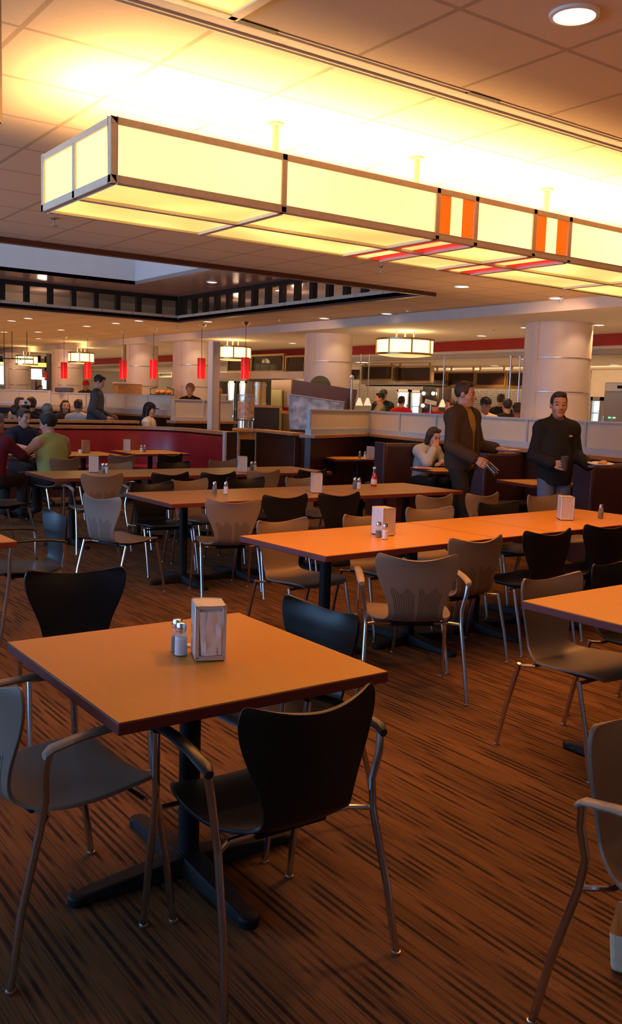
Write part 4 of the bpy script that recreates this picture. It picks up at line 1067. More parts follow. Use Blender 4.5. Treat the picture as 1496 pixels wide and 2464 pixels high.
# heat lamps: cone shades on thin poles from the ceiling
m_cone = emis('warm cone shade', (1.0, 0.68, 0.42), 0.9)
for x_, y_, lab in ((864, 966, 'cone heat lamp, left one of the pair by the plum board'), (884, 966, 'cone heat lamp, right one of the pair by the plum board'), (1064, 970, 'cone heat lamp beside the jacket man')):
    X, Y, Z = at_d(x_, y_, 18.0)
    t = thing('hanging_heat_lamp', lab, 'heat lamp', (X, Y, Z), 0, 'cone heat lamps')
    b = MB(); b.lathe([(0.075, -0.08), (0.03, 0.05), (0.02, 0.07), (0.0, 0.07)], 20); b.build('cone_shade', m_cone, t)
    MB().tube([(0, 0, 0.07), (0, 0, 2.55-Z)], 0.012, 8).build('pole', m_steel, t)
for x_ in (1224, 1246):
    X, Y, Z = at_d(x_, 960, 17.0)
    t = thing('ceiling_pole', 'thin steel pole from ceiling to counter, %s of two left of the right column' % ('left' if x_ == 1224 else 'right'), 'pole', (X, Y, 0), 0, 'steel poles')
    MB().tube([(0, 0, 0), (0, 0, 2.53)], 0.014, 8).build('tube', m_steel, t)
    b = MB(); b.lathe([(0.04, 2.53), (0.04, 2.55)], 16); b.build('flange', m_steel, t)
# knob-topped grey post beside the plum board
X, Y, Z = at_d(846, 912, 16.2)
t = thing('knob_post', 'grey post with a ball top right of the second column', 'post', (X, Y, 0))
MB().tube([(0, 0, 0), (0, 0, Z)], 0.02, 12).build('shaft', m_steel, t); MB().ell((0, 0, Z+0.03), (0.042, 0.042, 0.042)).build('ball', m_ledge_daylit, t)
# pale and dark wall panels and a stainless flue behind the drink counter
def wallpanel(name, x0, y0, x1, y1, U, m, label, cat, thick=0.1):
    ym, xm = (y0+y1)/2, (x0+x1)/2
    va, _ = on_u(x0, ym, U); vb, _ = on_u(x1, ym, U); za = on_u(xm, y1, U)[1]; zb = on_u(xm, y0, U)[1]
    o = MB().bounds(0, thick, vb-(va+vb)/2, va-(va+vb)/2, 0, zb).build(name, m); o.location = (U, (va+vb)/2, 0); tag(o, label, cat); return o
m_mosaic = mat('brown mosaic', (0.17, 0.10, 0.055), 0.4, noise=(60, 0.7))
m_olive = mat('olive wall', (0.27, 0.25, 0.11), 0.6, noise=(4, 0.06))
m_backcream = mat('cream kitchen wall', (0.55, 0.44, 0.30), 0.6, noise=(4, 0.05))
structure(wallpanel('wall_service', 652, 914, 700, 975, 17.2, m_mosaic, 'brown mosaic wall panel behind the drink counter', 'wall panel'))
wallpanel('olive_panel', 652, 938, 676, 975, 17.1, m_olive, 'olive green panel behind the small wood table', 'panel', 0.05)
structure(wallpanel('wall_pantry', 190, 880, 300, 960, 18.2, m_backcream, 'cream back wall between the left columns', 'wall panel'))
wallpanel('mosaic_strip', 198, 904, 290, 914, 18.05, m_mosaic, 'strip of brown mosaic on the cream back wall', 'panel', 0.05)
X, Y, _z = at_d(622, 940, 19.8)
t = thing('steel_flue', 'round gold-lit flue right of the lit drinks fridges', 'flue', (X, Y, 0))
MB().tube([(0, 0, 0), (0, 0, 1.98)], 0.16, 24).build('pipe', m_goldsteel, t)
b = MB()
for z in (1.5, 1.9): b.lathe([(0.16, z), (0.175, z), (0.175, z+0.04), (0.16, z+0.04)], 24, closed=True)
b.build('band', m_steel, t)
structure(wallpanel('wall_service', 592, 908, 655, 990, 18.5, m_blackwood, 'dark wall behind the drink counter', 'wall panel'))
structure(wallpanel('wall_kitchen', 1420, 880, 1620, 1010, 18.4, m_backcream, 'plain cream wall right of the right column', 'wall panel'))
# wood chest, fruit stand, bread tray and pumpkin
X, Y, Z = at_d(307, 950, 20.4)
t = thing('wood_chest', 'brown wooden chest behind the partition between the left columns', 'chest', (X, Y, 0), -0.2)
MB().bounds(-0.28, 0.28, -0.2, 0.2, 0, Z+0.24).build('box', m_oak, t, bevel=0.01); MB().bounds(-0.30, 0.30, -0.22, 0.22, Z+0.24, Z+0.27).build('lid', m_cream, t)
X, Y, Z = at_d(390, 955, 18.5)
t = thing('fruit_stand', 'dark wire stand of orange fruit behind the partition', 'stand', (X, Y, 0))
b = MB(); b.lathe([(0.02, 0.0), (0.02, Z+0.02), (0.26, Z+0.04), (0.27, Z+0.05), (0.0, Z+0.05)], 24); b.build('tray', m_black, t)
for s in (-1, 1): MB().tube([(s*0.25, 0, Z+0.05), (s*0.27, 0, Z+0.15), (s*0.10, 0, Z+0.20)], 0.008, 6).build('wire_arm', m_black, t)
m_orange = mat('orange peel', (0.75, 0.28, 0.03), 0.5, noise=(30, 0.15)); m_yellow = mat('yellow peel', (0.75, 0.50, 0.08), 0.5, noise=(30, 0.15))
FR = None
for k in range(9):
    a = k*2.4; rr = 0.05+0.018*k
    o = MB().ell((0, 0, 0), (0.045, 0.045, 0.042), 14, 10).build('fruit', m_orange if k % 3 else m_yellow); o.location = (X+rr*math.cos(a), Y+rr*math.sin(a), Z+0.095)
    tag(o, ('orange' if k % 3 else 'yellow')+' fruit heaped on the dark wire stand', 'fruit', 'orange fruit on the stand' if k % 3 else 'yellow fruit on the stand')
X, Y, Z = at_d(-8, 962, 20.6)
t = thing('bread_tray', 'white tray of golden bread rolls at the left edge', 'tray', (X, Y, Z))
MB().bounds(-0.3, 0.25, -0.2, 0.2, 0, 0.03).build('tray', m_plate, t, bevel=0.01); MB().bounds(-0.25, 0.2, -0.15, 0.15, -Z, 0).build('stand', m_brownvinyl, t)
for k in range(5):
    o = MB().ell((0, 0, 0), (0.075, 0.055, 0.055), 12, 8).build('bread_roll', m_bread); o.location = (X-0.27+0.14*k, Y-0.05+0.06*(k % 2), Z+0.085); o.rotation_euler = (0, 0, k)
    tag(o, 'golden bread roll piled on the white tray at the left edge', 'bread', 'bread rolls on the tray')
X, Y, Z = at_d(527, 944, 19.5)
t = thing('pumpkin', 'small orange pumpkin in front of the lit drinks fridges', 'pumpkin', (X, Y, Z-0.03))
b = MB(); n = 24; vs, fs = [], []
for i in range(9):
    th = PI*i/8
    for k in range(n):
        a = 2*PI*k/n; rr = 0.07*math.sin(th)*(1+0.07*math.cos(8*a)); vs.append((rr*math.cos(a), rr*math.sin(a), -0.06*math.cos(th)+0.06))
for i in range(8):
    for k in range(n): fs.append((i*n+k, i*n+(k+1) % n, (i+1)*n+(k+1) % n, (i+1)*n+k))
b._add(vs, fs); b.build('flesh', m_orange, t)
MB().tube([(0, 0, 0.11), (0.01, 0, 0.15)], 0.012, 6).build('stalk', m_olive, t)
t2 = thing('drink_stand', 'cream stand under the small pumpkin', 'stand', (X, Y, 0)); MB().bounds(-0.12, 0.12, -0.12, 0.12, 0, Z-0.07).build('body', m_cream, t2); MB().bounds(-0.14, 0.14, -0.14, 0.14, Z-0.07, Z-0.03).build('top', m_plate, t2)
# far left: table lamp with a big white shade, screens, glowing sign and hanging rail lamp
X, Y, Z = at_d(87, 934, 34)
t = thing('table_lamp', 'table lamp with a big white drum shade at far left', 'lamp', (X, Y, 0))
b = MB(); zt = at_d(87, 888, 34)[2]; zb = at_d(87, 913, 34)[2]
b.lathe([(0.22, zb), (0.205, zt)], 28); b.build('lamp_shade', emis('white lamp shade', (1.0, 0.93, 0.80), 1.6), t)
b = MB(); b.lathe([(0.05, 1.3), (0.06, 1.45), (0.03, zb), (0.0, zb)], 16); b.build('base', m_darkwood, t)
MB().bounds(-0.4, 0.4, -0.3, 0.3, 0.15, 1.3).build('plinth', m_darkwood, t)
for nm, x0, y0, x1, y1, dep, lab, mm in (('wall_screen', 101, 906, 113, 936, 33.0, 'bright blue-white screen right of the white table lamp', m_farday),):
    pass
def facing_panel(name, x0, y0, x1, y1, dep, m, label, cat, z_floor=None):
    A = at_d(x0, (y0+y1)/2, dep); Bq = at_d(x1, (y0+y1)/2, dep); za = at_d((x0+x1)/2, y1, dep)[2]; zb = at_d((x0+x1)/2, y0, dep)[2]
    w = math.hypot(A[0]-Bq[0], A[1]-Bq[1])
    t = thing(name, label, cat, ((A[0]+Bq[0])/2, (A[1]+Bq[1])/2, 0), -_y)
    MB().bounds(-w/2, w/2, -0.02, 0.02, za, zb).build('lit_face', m, t)
    MB().bounds(-w/2-0.02, w/2+0.02, 0.02, 0.06, za-0.02, zb+0.02).build('casing', m_black, t)
    (MB().bounds(-0.05, 0.05, 0.02, 0.06, zb+0.02, 2.9) if 'sign' in name else MB().bounds(-0.05, 0.05, 0.02, 0.06, 0.15, za-0.02)).build('hanger' if 'sign' in name else 'stand', m_black, t)
facing_panel('wall_screen', 101, 908, 113, 936, 33.0, m_farday, 'bright blue-white screen right of the white table lamp', 'screen')
facing_panel('red_sign', 108, 892, 113, 914, 32.5, m_pend, 'narrow glowing red sign above the blue-white screen', 'sign')
facing_panel('glowing_sign', 74, 873, 113, 883, 32.0, emis('yellow sign', (1.0, 0.62, 0.12), 1.6, (3, 1.0)), 'long glowing yellow and orange sign at far left', 'sign')
facing_panel('glowing_sign', -10, 871, 15, 878, 33.5, emis('yellow sign b', (1.0, 0.7, 0.25), 1.6, (3, 1.0)), 'glowing yellow strip sign above the window at the left edge', 'sign')
wallcol = facing_panel
A = at_d(120, 900, 30.5)
structure(MB().box((A[0], A[1], 1.45), (0.12, 0.4, 2.9), rz=-_y).build('wall_end', m_purplepanel), 'dark wall end left of the third column')
A = at_d(35, 863, 22.0)
t = thing('rail_lamp', 'thin hanging rail with a small white globe at far left', 'lamp', (A[0], A[1], A[2]), -_y)
MB().tube([(-0.45, 0, 0), (0.45, 0, 0)], 0.014, 8).build('rail', m_blackwood, t)
for xx in (-0.25, -0.06, 0.30): MB().tube([(xx, 0, 0), (xx, 0, CZ-A[2])], 0.008, 6).build('drop_rod', m_blackwood, t)
MB().ell((0.14, 0, -0.09), (0.065, 0.065, 0.05)).build('globe', m_bulb, t)
MB().tube([(0.14, 0, -0.05), (0.14, 0, 0.0)], 0.012, 6).build('socket', m_blackwood, t)
# ================================================================ people
def _smin(a, b, k):
    h = np.clip(0.5+0.5*(b-a)/k, 0, 1); return b+(a-b)*h-k*h*(1-h)
def _dist(P, q):
    t = q[0]
    if t == 'c':
        a, b, ra, rb = np.array(q[1]), np.array(q[2]), q[3], q[4]
        ba = b-a; L = max(float(ba@ba), 1e-9)
        pa = P-a; h = np.clip((pa@ba)/L, 0, 1)
        return np.linalg.norm(pa-h[..., None]*ba, axis=-1)-(ra+(rb-ra)*h)
    if t == 'e':
        p = P-np.array(q[1]); r = np.array(q[2])
        if q[3] is not None: p = p@q[3]
        k0 = np.linalg.norm(p/r, axis=-1); k1 = np.linalg.norm(p/(r*r), axis=-1)
        return k0*(k0-1)/np.maximum(k1, 1e-6)
    if t == 'b':
        p = P-np.array(q[1])
        if q[3] is not None: p = p@q[3]
        d = np.abs(p)-np.array(q[2])
        return np.linalg.norm(np.maximum(d, 0), axis=-1)+np.minimum(d.max(-1), 0)
def _ext(q):
    if q[0] == 'c':
        a, b = np.array(q[1]), np.array(q[2]); r = max(q[3], q[4]); return np.minimum(a, b)-r, np.maximum(a, b)+r
    r = max(q[2])*(1.8 if q[0] == 'b' else 1.0); c = np.array(q[1]); return c-r, c+r
# a shape is (prim, k, op, inflate)
def sdf_mesh(shapes, vox):
    lo = np.min([_ext(s[0])[0]-s[3] for s in shapes if s[2] == '+'], axis=0)-3*vox
    hi = np.max([_ext(s[0])[1]+s[3] for s in shapes if s[2] == '+'], axis=0)+3*vox
    n = np.ceil((hi-lo)/vox).astype(int)+1
    D = np.full(n, 0.3, np.float32)
    ax = [lo[i]+vox*np.arange(n[i]) for i in range(3)]
    for prim, k, op, inf in shapes:
        a, b = _ext(prim); m = inf+k*1.5+2*vox
        i0 = np.clip(np.floor((a-m-lo)/vox).astype(int), 0, n); i1 = np.clip(np.ceil((b+m-lo)/vox).astype(int)+1, 0, n)
        if np.any(i1 <= i0): continue
        sl = tuple(slice(i0[i], i1[i]) for i in range(3))
        P = np.stack(np.meshgrid(*[ax[i][sl[i]] for i in range(3)], indexing='ij'), -1)
        d = _dist(P, prim)-inf
        if op == '+': D[sl] = _smin(D[sl], d, max(k, 1e-4))
        else: D[sl] = -_smin(-D[sl], d, max(k, 1e-4))
    ins = D < 0
    c = ins[:-1, :-1, :-1].astype(np.int8)
    tot = np.zeros_like(c)
    for dx in (0, 1):
        for dy in (0, 1):
            for dz in (0, 1):
                tot += ins[dx:n[0]-1+dx, dy:n[1]-1+dy, dz:n[2]-1+dz]
    act = (tot > 0) & (tot < 8)
    I = np.argwhere(act); idx = np.full(act.shape, -1, np.int64); idx[tuple(I.T)] = np.arange(len(I))
    acc = np.zeros((len(I), 3)); cnt = np.zeros(len(I))
    corner = [(0, 0, 0), (1, 0, 0), (0, 1, 0), (1, 1, 0), (0, 0, 1), (1, 0, 1), (0, 1, 1), (1, 1, 1)]
    for e in ((0, 1), (2, 3), (4, 5), (6, 7), (0, 2), (1, 3), (4, 6), (5, 7), (0, 4), (1, 5), (2, 6), (3, 7)):
        A = np.array(corner[e[0]]); B_ = np.array(corner[e[1]])
        da = D[tuple((I+A).T)]; db = D[tuple((I+B_).T)]
        m = (da < 0) != (db < 0)
        t = np.where(m, da/np.where(m, da-db, 1), 0)
        acc += np.where(m[:, None], A+(B_-A)*t[:, None], 0); cnt += m
    V = lo+vox*(I+acc/cnt[:, None])
    F = []
    for axs in range(3):
        o1, o2 = [(1, 2), (2, 0), (0, 1)][axs]
        s0 = [slice(1, n[i]-1) for i in range(3)]; s1 = list(s0); s0[axs] = slice(0, n[axs]-1); s1[axs] = slice(1, n[axs])
        a_, b_ = ins[tuple(s0)], ins[tuple(s1)]
        for flip, M_ in ((False, a_ & ~b_), (True, ~a_ & b_)):
            E = np.argwhere(M_)
            if not len(E): continue
            off = np.array([1, 1, 1]); off[axs] = 0
            E = E+off
            q = []
            for u, v in ((0, 0), (-1, 0), (-1, -1), (0, -1)):
                C_ = E.copy(); C_[:, o1] += u; C_[:, o2] += v; q.append(idx[tuple(C_.T)])
            q = np.stack(q, 1)
            F.append(q[:, ::-1] if flip else q)
    F = np.concatenate(F)
    return V, F
def add_mesh(name, V, F, mats, parent, mi=None):
    me = bpy.data.meshes.new(name)
    me.vertices.add(len(V)); me.vertices.foreach_set('co', V.astype(np.float32).ravel())
    me.loops.add(F.size); me.loops.foreach_set('vertex_index', F.astype(np.int32).ravel())
    me.polygons.add(len(F)); me.polygons.foreach_set('loop_start', np.arange(0, F.size, 4, dtype=np.int32))
    try: me.polygons.foreach_set('loop_total', np.full(len(F), 4, np.int32))
    except Exception: pass
    me.update(calc_edges=True); me.validate()
    for m in mats: me.materials.append(m)
    if mi is not None: me.polygons.foreach_set('material_index', mi.astype(np.int32))
    me.polygons.foreach_set('use_smooth', [True]*len(me.polygons))
    o = bpy.data.objects.new(name, me); COL.objects.link(o); o.parent = parent
    return o
def rotm(yaw=0, pitch=0, roll=0):
    return np.array(Matrix.Rotation(yaw, 3, 'Z') @ Matrix.Rotation(pitch, 3, 'X') @ Matrix.Rotation(roll, 3, 'Y'))
m_skin = mat('skin fair', (0.50, 0.26, 0.17), 0.5, noise=(30, 0.05)); m_skin2 = mat('skin tan', (0.40, 0.20, 0.12), 0.5, noise=(30, 0.05)); m_skin3 = mat('skin brown', (0.20, 0.09, 0.05), 0.5, noise=(30, 0.05))
m_eye = mat('eye', (0.03, 0.02, 0.015), 0.2, noise=(30, 0.1)); m_lip = mat('lips', (0.27, 0.07, 0.05), 0.45, noise=(30, 0.05))
def cloth(name, col, s=40): return mat(name, col, 0.85, noise=(s*2.5, 0.10), bump=(s*3, 0.3), spec=0.2)
m_hairblack = mat('black hair', (0.012, 0.009, 0.008), 0.5, noise=(90, 0.3), bump=(120, 0.6)); m_hairbrown = mat('dark brown hair', (0.035, 0.018, 0.010), 0.5, noise=(90, 0.3), bump=(120, 0.6))
m_hairgrey = mat('grey hair', (0.16, 0.14, 0.13), 0.6, noise=(90, 0.3), bump=(120, 0.6)); m_hairginger = mat('ginger hair', (0.28, 0.10, 0.03), 0.55, noise=(90, 0.3), bump=(120, 0.6))
c_fleece = cloth('black fleece', (0.012, 0.012, 0.013)); c_jacket = cloth('dark brown wool', (0.050, 0.032, 0.024)); c_tan = cloth('tan cotton', (0.33, 0.21, 0.075)); c_jean = cloth('blue denim', (0.075, 0.105, 0.19)); c_dark = cloth('dark trousers', (0.02, 0.018, 0.018))
c_grey = cloth('pale grey knit', (0.46, 0.43, 0.40)); c_navy = cloth('navy cotton', (0.012, 0.016, 0.035)); c_lime = cloth('yellow green cotton', (0.36, 0.36, 0.11)); c_maroon = cloth('maroon cotton', (0.10, 0.010, 0.016)); c_slate = cloth('slate blue cotton', (0.060, 0.066, 0.082))
c_white = cloth('white cotton', (0.62, 0.58, 0.52)); c_red = cloth('red cotton', (0.42, 0.012, 0.014)); c_beige = cloth('beige cotton', (0.42, 0.33, 0.20)); c_darkgreen = cloth('dark green cotton', (0.02, 0.026, 0.018)); c_midgrey = cloth('grey cotton', (0.20, 0.17, 0.14)); c_capwhite = cloth('white cap', (0.62, 0.62, 0.62)); c_shoe = mat('dark shoe', (0.02, 0.018, 0.016), 0.5, noise=(40, 0.2))

def hand(out, wrist, d, nrm, side, curl, k=0.006, sc=1.0, spread=0.0):
    # d: along the fingers, nrm: the way the palm faces, side: +1/-1 which way the thumb lies
    d = Vector(d).normalized(); nrm = Vector(nrm); nrm = (nrm-d*nrm.dot(d)).normalized(); s = d.cross(nrm)*side
    w = Vector(wrist)
    P = lambda a, b, c: tuple(w+d*a*sc+s*b*sc+nrm*c*sc)
    for b0 in (-0.026, -0.009, 0.009, 0.026):
        out.append((('c', P(0.005, b0*0.6, 0), P(0.082, b0, 0), 0.015*sc, 0.013*sc), 0.012, '+', 0))
    for b0, L in ((0.030, 0.068), (0.010, 0.078), (-0.011, 0.072), (-0.031, 0.056)):
        p = Vector((0.084, b0, 0.0)); a = 0.15*curl; r = 0.0092
        for i, f in enumerate((0.45, 0.32, 0.23)):
            a += curl*(0.75 if i == 0 else 0.9)
            q = p+Vector((math.cos(a)*L*f, spread*b0*f*2, math.sin(a)*L*f))
            out.append((('c', P(*p), P(*q), r*sc, (r-0.0008)*sc), k, '+', 0)); p = q; r -= 0.0007
    p = Vector((0.022, 0.026, 0.006)); a = 0.5
    for i, (L, rr) in enumerate(((0.04, 0.0125), (0.032, 0.0105), (0.026, 0.0095))):
        q = p+Vector((L*math.cos(a*0.9), L*math.sin(a)*0.75, L*(0.35+0.35*curl)*(0.6+0.5*i)))
        out.append((('c', P(*p), P(*q), rr*sc, (rr-0.0008)*sc), k, '+', 0)); p = q; a -= 0.28
def person(label, loc, heading, skin=m_skin, hair='short', hairm=m_hairblack, top=c_dark, pants=c_dark, sit=False, scale=1.0, wide=1.0, lean=0.0, head=(0, 0, 0),
           armR=None, armL=None, sleeves='long', vox=0.014, walk=0.0, jacket=None, hem=0.0, cap=None, collar=False, group=None, bulk=0.0):
    t = thing('person', label, 'person', loc, math.radians(heading), group); t.scale = (scale,)*3
    dz = -0.40 if sit else 0.0
    piv = Vector((0, 0, 0.95+dz)); RL = Matrix.Rotation(-lean, 3, 'X')
    def U(x, y, z): return tuple(piv+RL @ (Vector((x, y, z+dz))-piv))
    W = wide
    sh = {s: U(s*0.172*W, -0.015, 1.385) for s in (1, -1)}
    hip = {s: (s*0.088*W, 0, 0.92+dz) for s in (1, -1)}
    if sit: kn = {s: (s*0.13, 0.43, 0.52) for s in (1, -1)}; an = {s: (s*0.13, 0.40, 0.10) for s in (1, -1)}
    else: kn = {s: (s*0.10, 0.03+s*walk*0.16, 0.50) for s in (1, -1)}; an = {s: (s*0.095, -0.03+s*walk*0.30-(0.06*walk if s < 0 else 0), 0.09) for s in (1, -1)}
    toe = {s: (an[s][0]+s*0.02, an[s][1]+0.155, 0.035) for s in (1, -1)}
    arms = {}
    for s, a in ((1, armR), (-1, armL)):
        if a is None: a = dict(e=U(s*0.25*W, -0.04, 1.12), w=U(s*0.255*W, 0.06, 0.90), d=(0, 0.2, -1), n=(-s, 0, 0), c=0.35) if not sit else dict(e=U(s*0.26*W, 0.02, 1.12), w=(s*0.13, 0.30, 0.60+0.02), d=(-s*0.2, 1, -0.1), n=(0, 0, -1), c=0.3)
        arms[s] = a
    hp = Vector(U(0, 0.005, 1.62)); Rh = np.array(RL) @ rotm(head[0], head[1], head[2])
    hl = lambda x, y, z: tuple(np.array(hp)+Rh @ np.array((x, y, z)))
    torso = [(('e', U(0, 0.0, 1.27), (0.158*W, 0.108*W, 0.20), np.array(RL)), 0.03, '+'), (('e', U(0, 0.005, 1.08), (0.142*W, 0.104*W, 0.17), np.array(RL)), 0.05, '+'),
             (('e', (0, -0.005, 0.955+dz), (0.152*W, 0.112*W, 0.115), None), 0.05, '+'), (('c', sh[1], sh[-1], 0.062, 0.062), 0.05, '+'), (('c', U(0.05, -0.02, 1.445), U(0.15*W, -0.018, 1.40), 0.045, 0.05), 0.05, '+'), (('c', U(-0.05, -0.02, 1.445), U(-0.15*W, -0.018, 1.40), 0.045, 0.05), 0.05, '+')]
    legp = []
    for s in (1, -1):
        legp += [(('c', hip[s], kn[s], 0.086*W, 0.060), 0.03, '+'), (('c', kn[s], an[s], 0.058, 0.040), 0.02, '+')]
    armp, sleeve = [], []
    for s in (1, -1):
        a = arms[s]; e, w_ = Vector(a['e']), Vector(a['w'])
        up = (('c', sh[s], tuple(e), 0.054*W**.5, 0.043), 0.03, '+'); fo = (('c', tuple(e), tuple(w_), 0.043, 0.029), 0.02, '+')
        armp += [up, fo]
        if sleeves == 'long': sleeve += [up, (('c', tuple(e), tuple(e+(w_-e)*0.94), 0.045, 0.036), 0.02, '+')]
        elif sleeves == 'short': sleeve += [(('c', sh[s], tuple(Vector(sh[s])+(e-Vector(sh[s]))*0.62), 0.058, 0.054), 0.03, '+')]
    neck = (('c', U(0, -0.02, 1.43), hl(0, -0.02, -0.05), 0.056, 0.052), 0.03, '+')
    hd = [(('e', hl(0, -0.012, 0.032), (0.075, 0.097, 0.098), Rh), 0.02, '+'), (('e', hl(0, 0.022, -0.042), (0.060, 0.072, 0.082), Rh), 0.03, '+'), (('e', hl(0, 0.066, -0.098), (0.026, 0.024, 0.020), Rh), 0.03, '+'),
          (('c', hl(-0.036, 0.074, 0.030), hl(0.036, 0.074, 0.030), 0.012, 0.012), 0.02, '+'), (('c', hl(0, 0.086, 0.012), hl(0, 0.108, -0.026), 0.008, 0.0125), 0.012, '+'), (('c', hl(-0.012, 0.094, -0.031), hl(0.012, 0.094, -0.031), 0.008, 0.008), 0.008, '+'),
          (('e', hl(0, 0.082, -0.062), (0.025, 0.014, 0.010), Rh), 0.008, '+')]
    for s in (1, -1):
        hd += [(('e', hl(s*0.033, 0.093, 0.008), (0.016, 0.012, 0.010), Rh), 0.010, '-'), (('e', hl(s*0.033, 0.077, 0.008), (0.012, 0.012, 0.010), Rh), 0.004, '+'), (('e', hl(s*0.077, -0.012, -0.005), (0.010, 0.020, 0.032), Rh), 0.008, '+'), (('e', hl(s*0.040, 0.055, -0.025), (0.026, 0.026, 0.026), Rh), 0.02, '+')]
    feet = [(('c', an[s], toe[s], 0.040, 0.032), 0.02, '+') for s in (1, -1)]
    body = [(*q, 0.0) for q in torso+legp+armp+feet+[neck]+hd]
    for s in (1, -1):
        a = arms[s]; hand(body, a['w'], a['d'], a['n'], a.get('side', s), a['c'], k=0.006 if vox < 0.009 else 0.004, sc=1.0 if vox < 0.009 else 1.12, spread=a.get('sp', 0.0))
    V, F = sdf_mesh(body, vox)
    ctr = V[F].mean(1); L = (ctr-np.array(hp))@Rh
    mi = np.zeros(len(F), int)
    for s in (1, -1):
        mi[(((L[:, 0]-s*0.033)/0.013)**2+((L[:, 2]-0.008)/0.0065)**2 < 1) & (L[:, 1] > 0.05)] = 1
        mi[(((L[:, 0]-s*0.034)/0.021)**2+((L[:, 2]-0.032-0.004*(1-np.abs(L[:, 0]-s*.034)/.02))/0.0045)**2 < 1) & (L[:, 1] > 0.05)] = 2
    mi[((L[:, 0]/0.026)**2+((L[:, 2]+0.062)/0.009)**2 < 1) & (L[:, 1] > 0.05)] = 3
    add_mesh('body', V, F, [skin, m_eye, hairm, m_lip], t, mi)
    # clothes over the body
    inf = 0.014+bulk if vox < 0.009 else 0.020
    tsh = torso if sleeves != 'none' else [q for q in torso if not (q[0][0] == 'c' and abs(q[0][1][0]-sh[1][0]) < 1e-6)]
    tp = [(*q, inf) for q in tsh+sleeve]
    if collar: tp.append((('c', U(0, -0.022, 1.44), U(0, -0.016, 1.505), 0.066, 0.064), 0.02, '+', 0.006)); 
    hz = 0.86-hem+dz
    if not sit: tp += [(('e', (0, 0, hz+0.14), (0.168*W, 0.128*W, 0.34), None), 0.05, '+', inf)]
    cut = [] if sit else [(('b', (0, 0, hz-0.5), (0.24, 0.24, 0.5), None), 0.006, '-', 0.0)]
    if jacket:                                   # an inner shirt, then an open jacket
        V, F = sdf_mesh([(*q, 0.010) for q in torso]+[(('e', (0, 0, 0.95+dz), (0.160*W, 0.120*W, 0.12), None), 0.05, '+', 0.008)], vox); add_mesh('shirt', V, F, [top], t)
        tp = [(*q, 0.034) for q in torso]+[(*q, 0.024) for q in sleeve]+[(('e', (0, 0, hz+0.16), (0.178*W, 0.134*W, 0.40), None), 0.06, '+', 0.02)]
        tp += [(('c', U(0, -0.03, 1.45), U(0, -0.02, 1.51), 0.085, 0.075), 0.02, '+', 0.0), (('b', U(0, 0.02, 1.56), (0.075, 0.075, 0.10), np.array(RL)), 0.01, '-', 0.0)]
        tp += [(('b', U(0.0, 0.20, 1.10), (0.042, 0.165, 0.70), None), 0.012, '-', 0.0), (('e', U(0.0, 0.15, 1.40), (0.085, 0.115, 0.17), None), 0.012, '-', 0.0)]+cut
        V, F = sdf_mesh(tp, vox); add_mesh('jacket', V, F, [jacket], t)
    else:
        tp += [(('e', U(0, 0.045, 1.52), (0.060, 0.055, 0.05), None), 0.01, '-', 0.0)] if not collar else [(('c', U(0, -0.012, 1.47), U(0, 0.02, 1.56), 0.060, 0.062), 0.006, '-', 0.0)]
        V, F = sdf_mesh(tp+cut, vox); add_mesh('top', V, F, [top], t)
    pv = [(*q, 0.014) for q in legp]+[(('e', (0, -0.005, 0.93+dz), (0.152*W, 0.114*W, 0.10), None), 0.05, '+', 0.008)]
    V, F = sdf_mesh(pv, max(vox, 0.010)); add_mesh('trousers', V, F, [pants], t)
    for fq in feet:
        V, F = sdf_mesh([(*fq, 0.012), (('b', (0, 0, -0.20), (1, 1.2, 0.2), None), 0.004, '-', 0.002)], max(vox, 0.010)); add_mesh('shoe', V, F, [c_shoe], t)
    # hair
    hv = [(('e', hl(0, -0.020, 0.040), (0.083, 0.103, 0.099), Rh), 0.01, '+', 0.0), (('c', hl(-0.035, 0.040, 0.106), hl(0.035, 0.040, 0.106), 0.026, 0.026), 0.02, '+', 0.0)]
    if hair == 'long':
        for s in (1, -1): hv.append((('c', hl(s*0.065, -0.03, 0.02), hl(s*0.075, -0.02, -0.20), 0.042, 0.030), 0.03, '+', 0.0))
        hv.append((('c', hl(0, -0.07, 0.0), hl(0, -0.075, -0.22), 0.06, 0.05), 0.03, '+', 0.0))
    if hair == 'bun': hv += [(('c', hl(0, -0.08, 0.02), hl(0, -0.085, -0.08), 0.055, 0.045), 0.03, '+', 0.0)]
    if hair == 'thick': hv += [(('e', hl(0, -0.03, 0.05), (0.098, 0.11, 0.105), Rh), 0.03, '+', 0.0)]
    hv += [(('b', hl(0, 0.115, -0.035), (0.060, 0.068, 0.108), Rh), 0.022, '-', 0.0)]
    if hair in ('short', 'thick'): hv += [(('b', hl(0, 0.07, -0.11), (0.12, 0.085, 0.10), Rh), 0.008, '-', 0.0), (('b', hl(0, -0.05, -0.165), (0.12, 0.12, 0.10), Rh), 0.01, '-', 0.0)]
    if hair != 'none':
        V, F = sdf_mesh(hv, min(vox, 0.010)); add_mesh('hair', V, F, [hairm], t)
    if cap:
        cv = [(('e', hl(0, -0.012, 0.055), (0.090, 0.110, 0.092), Rh), 0.01, '+', 0.0), (('b', hl(0, 0, -0.06), (0.2, 0.2, 0.10), Rh), 0.004, '-', 0.0)]
        if cap[1]: cv.append((('e', hl(0, 0.115, 0.045), (0.062, 0.065, 0.010), Rh), 0.008, '+', 0.0))
        V, F = sdf_mesh(cv, min(vox, 0.010)); add_mesh('cap', V, F, [cap[0]], t)
    return t, hl
def V3(*a): return a

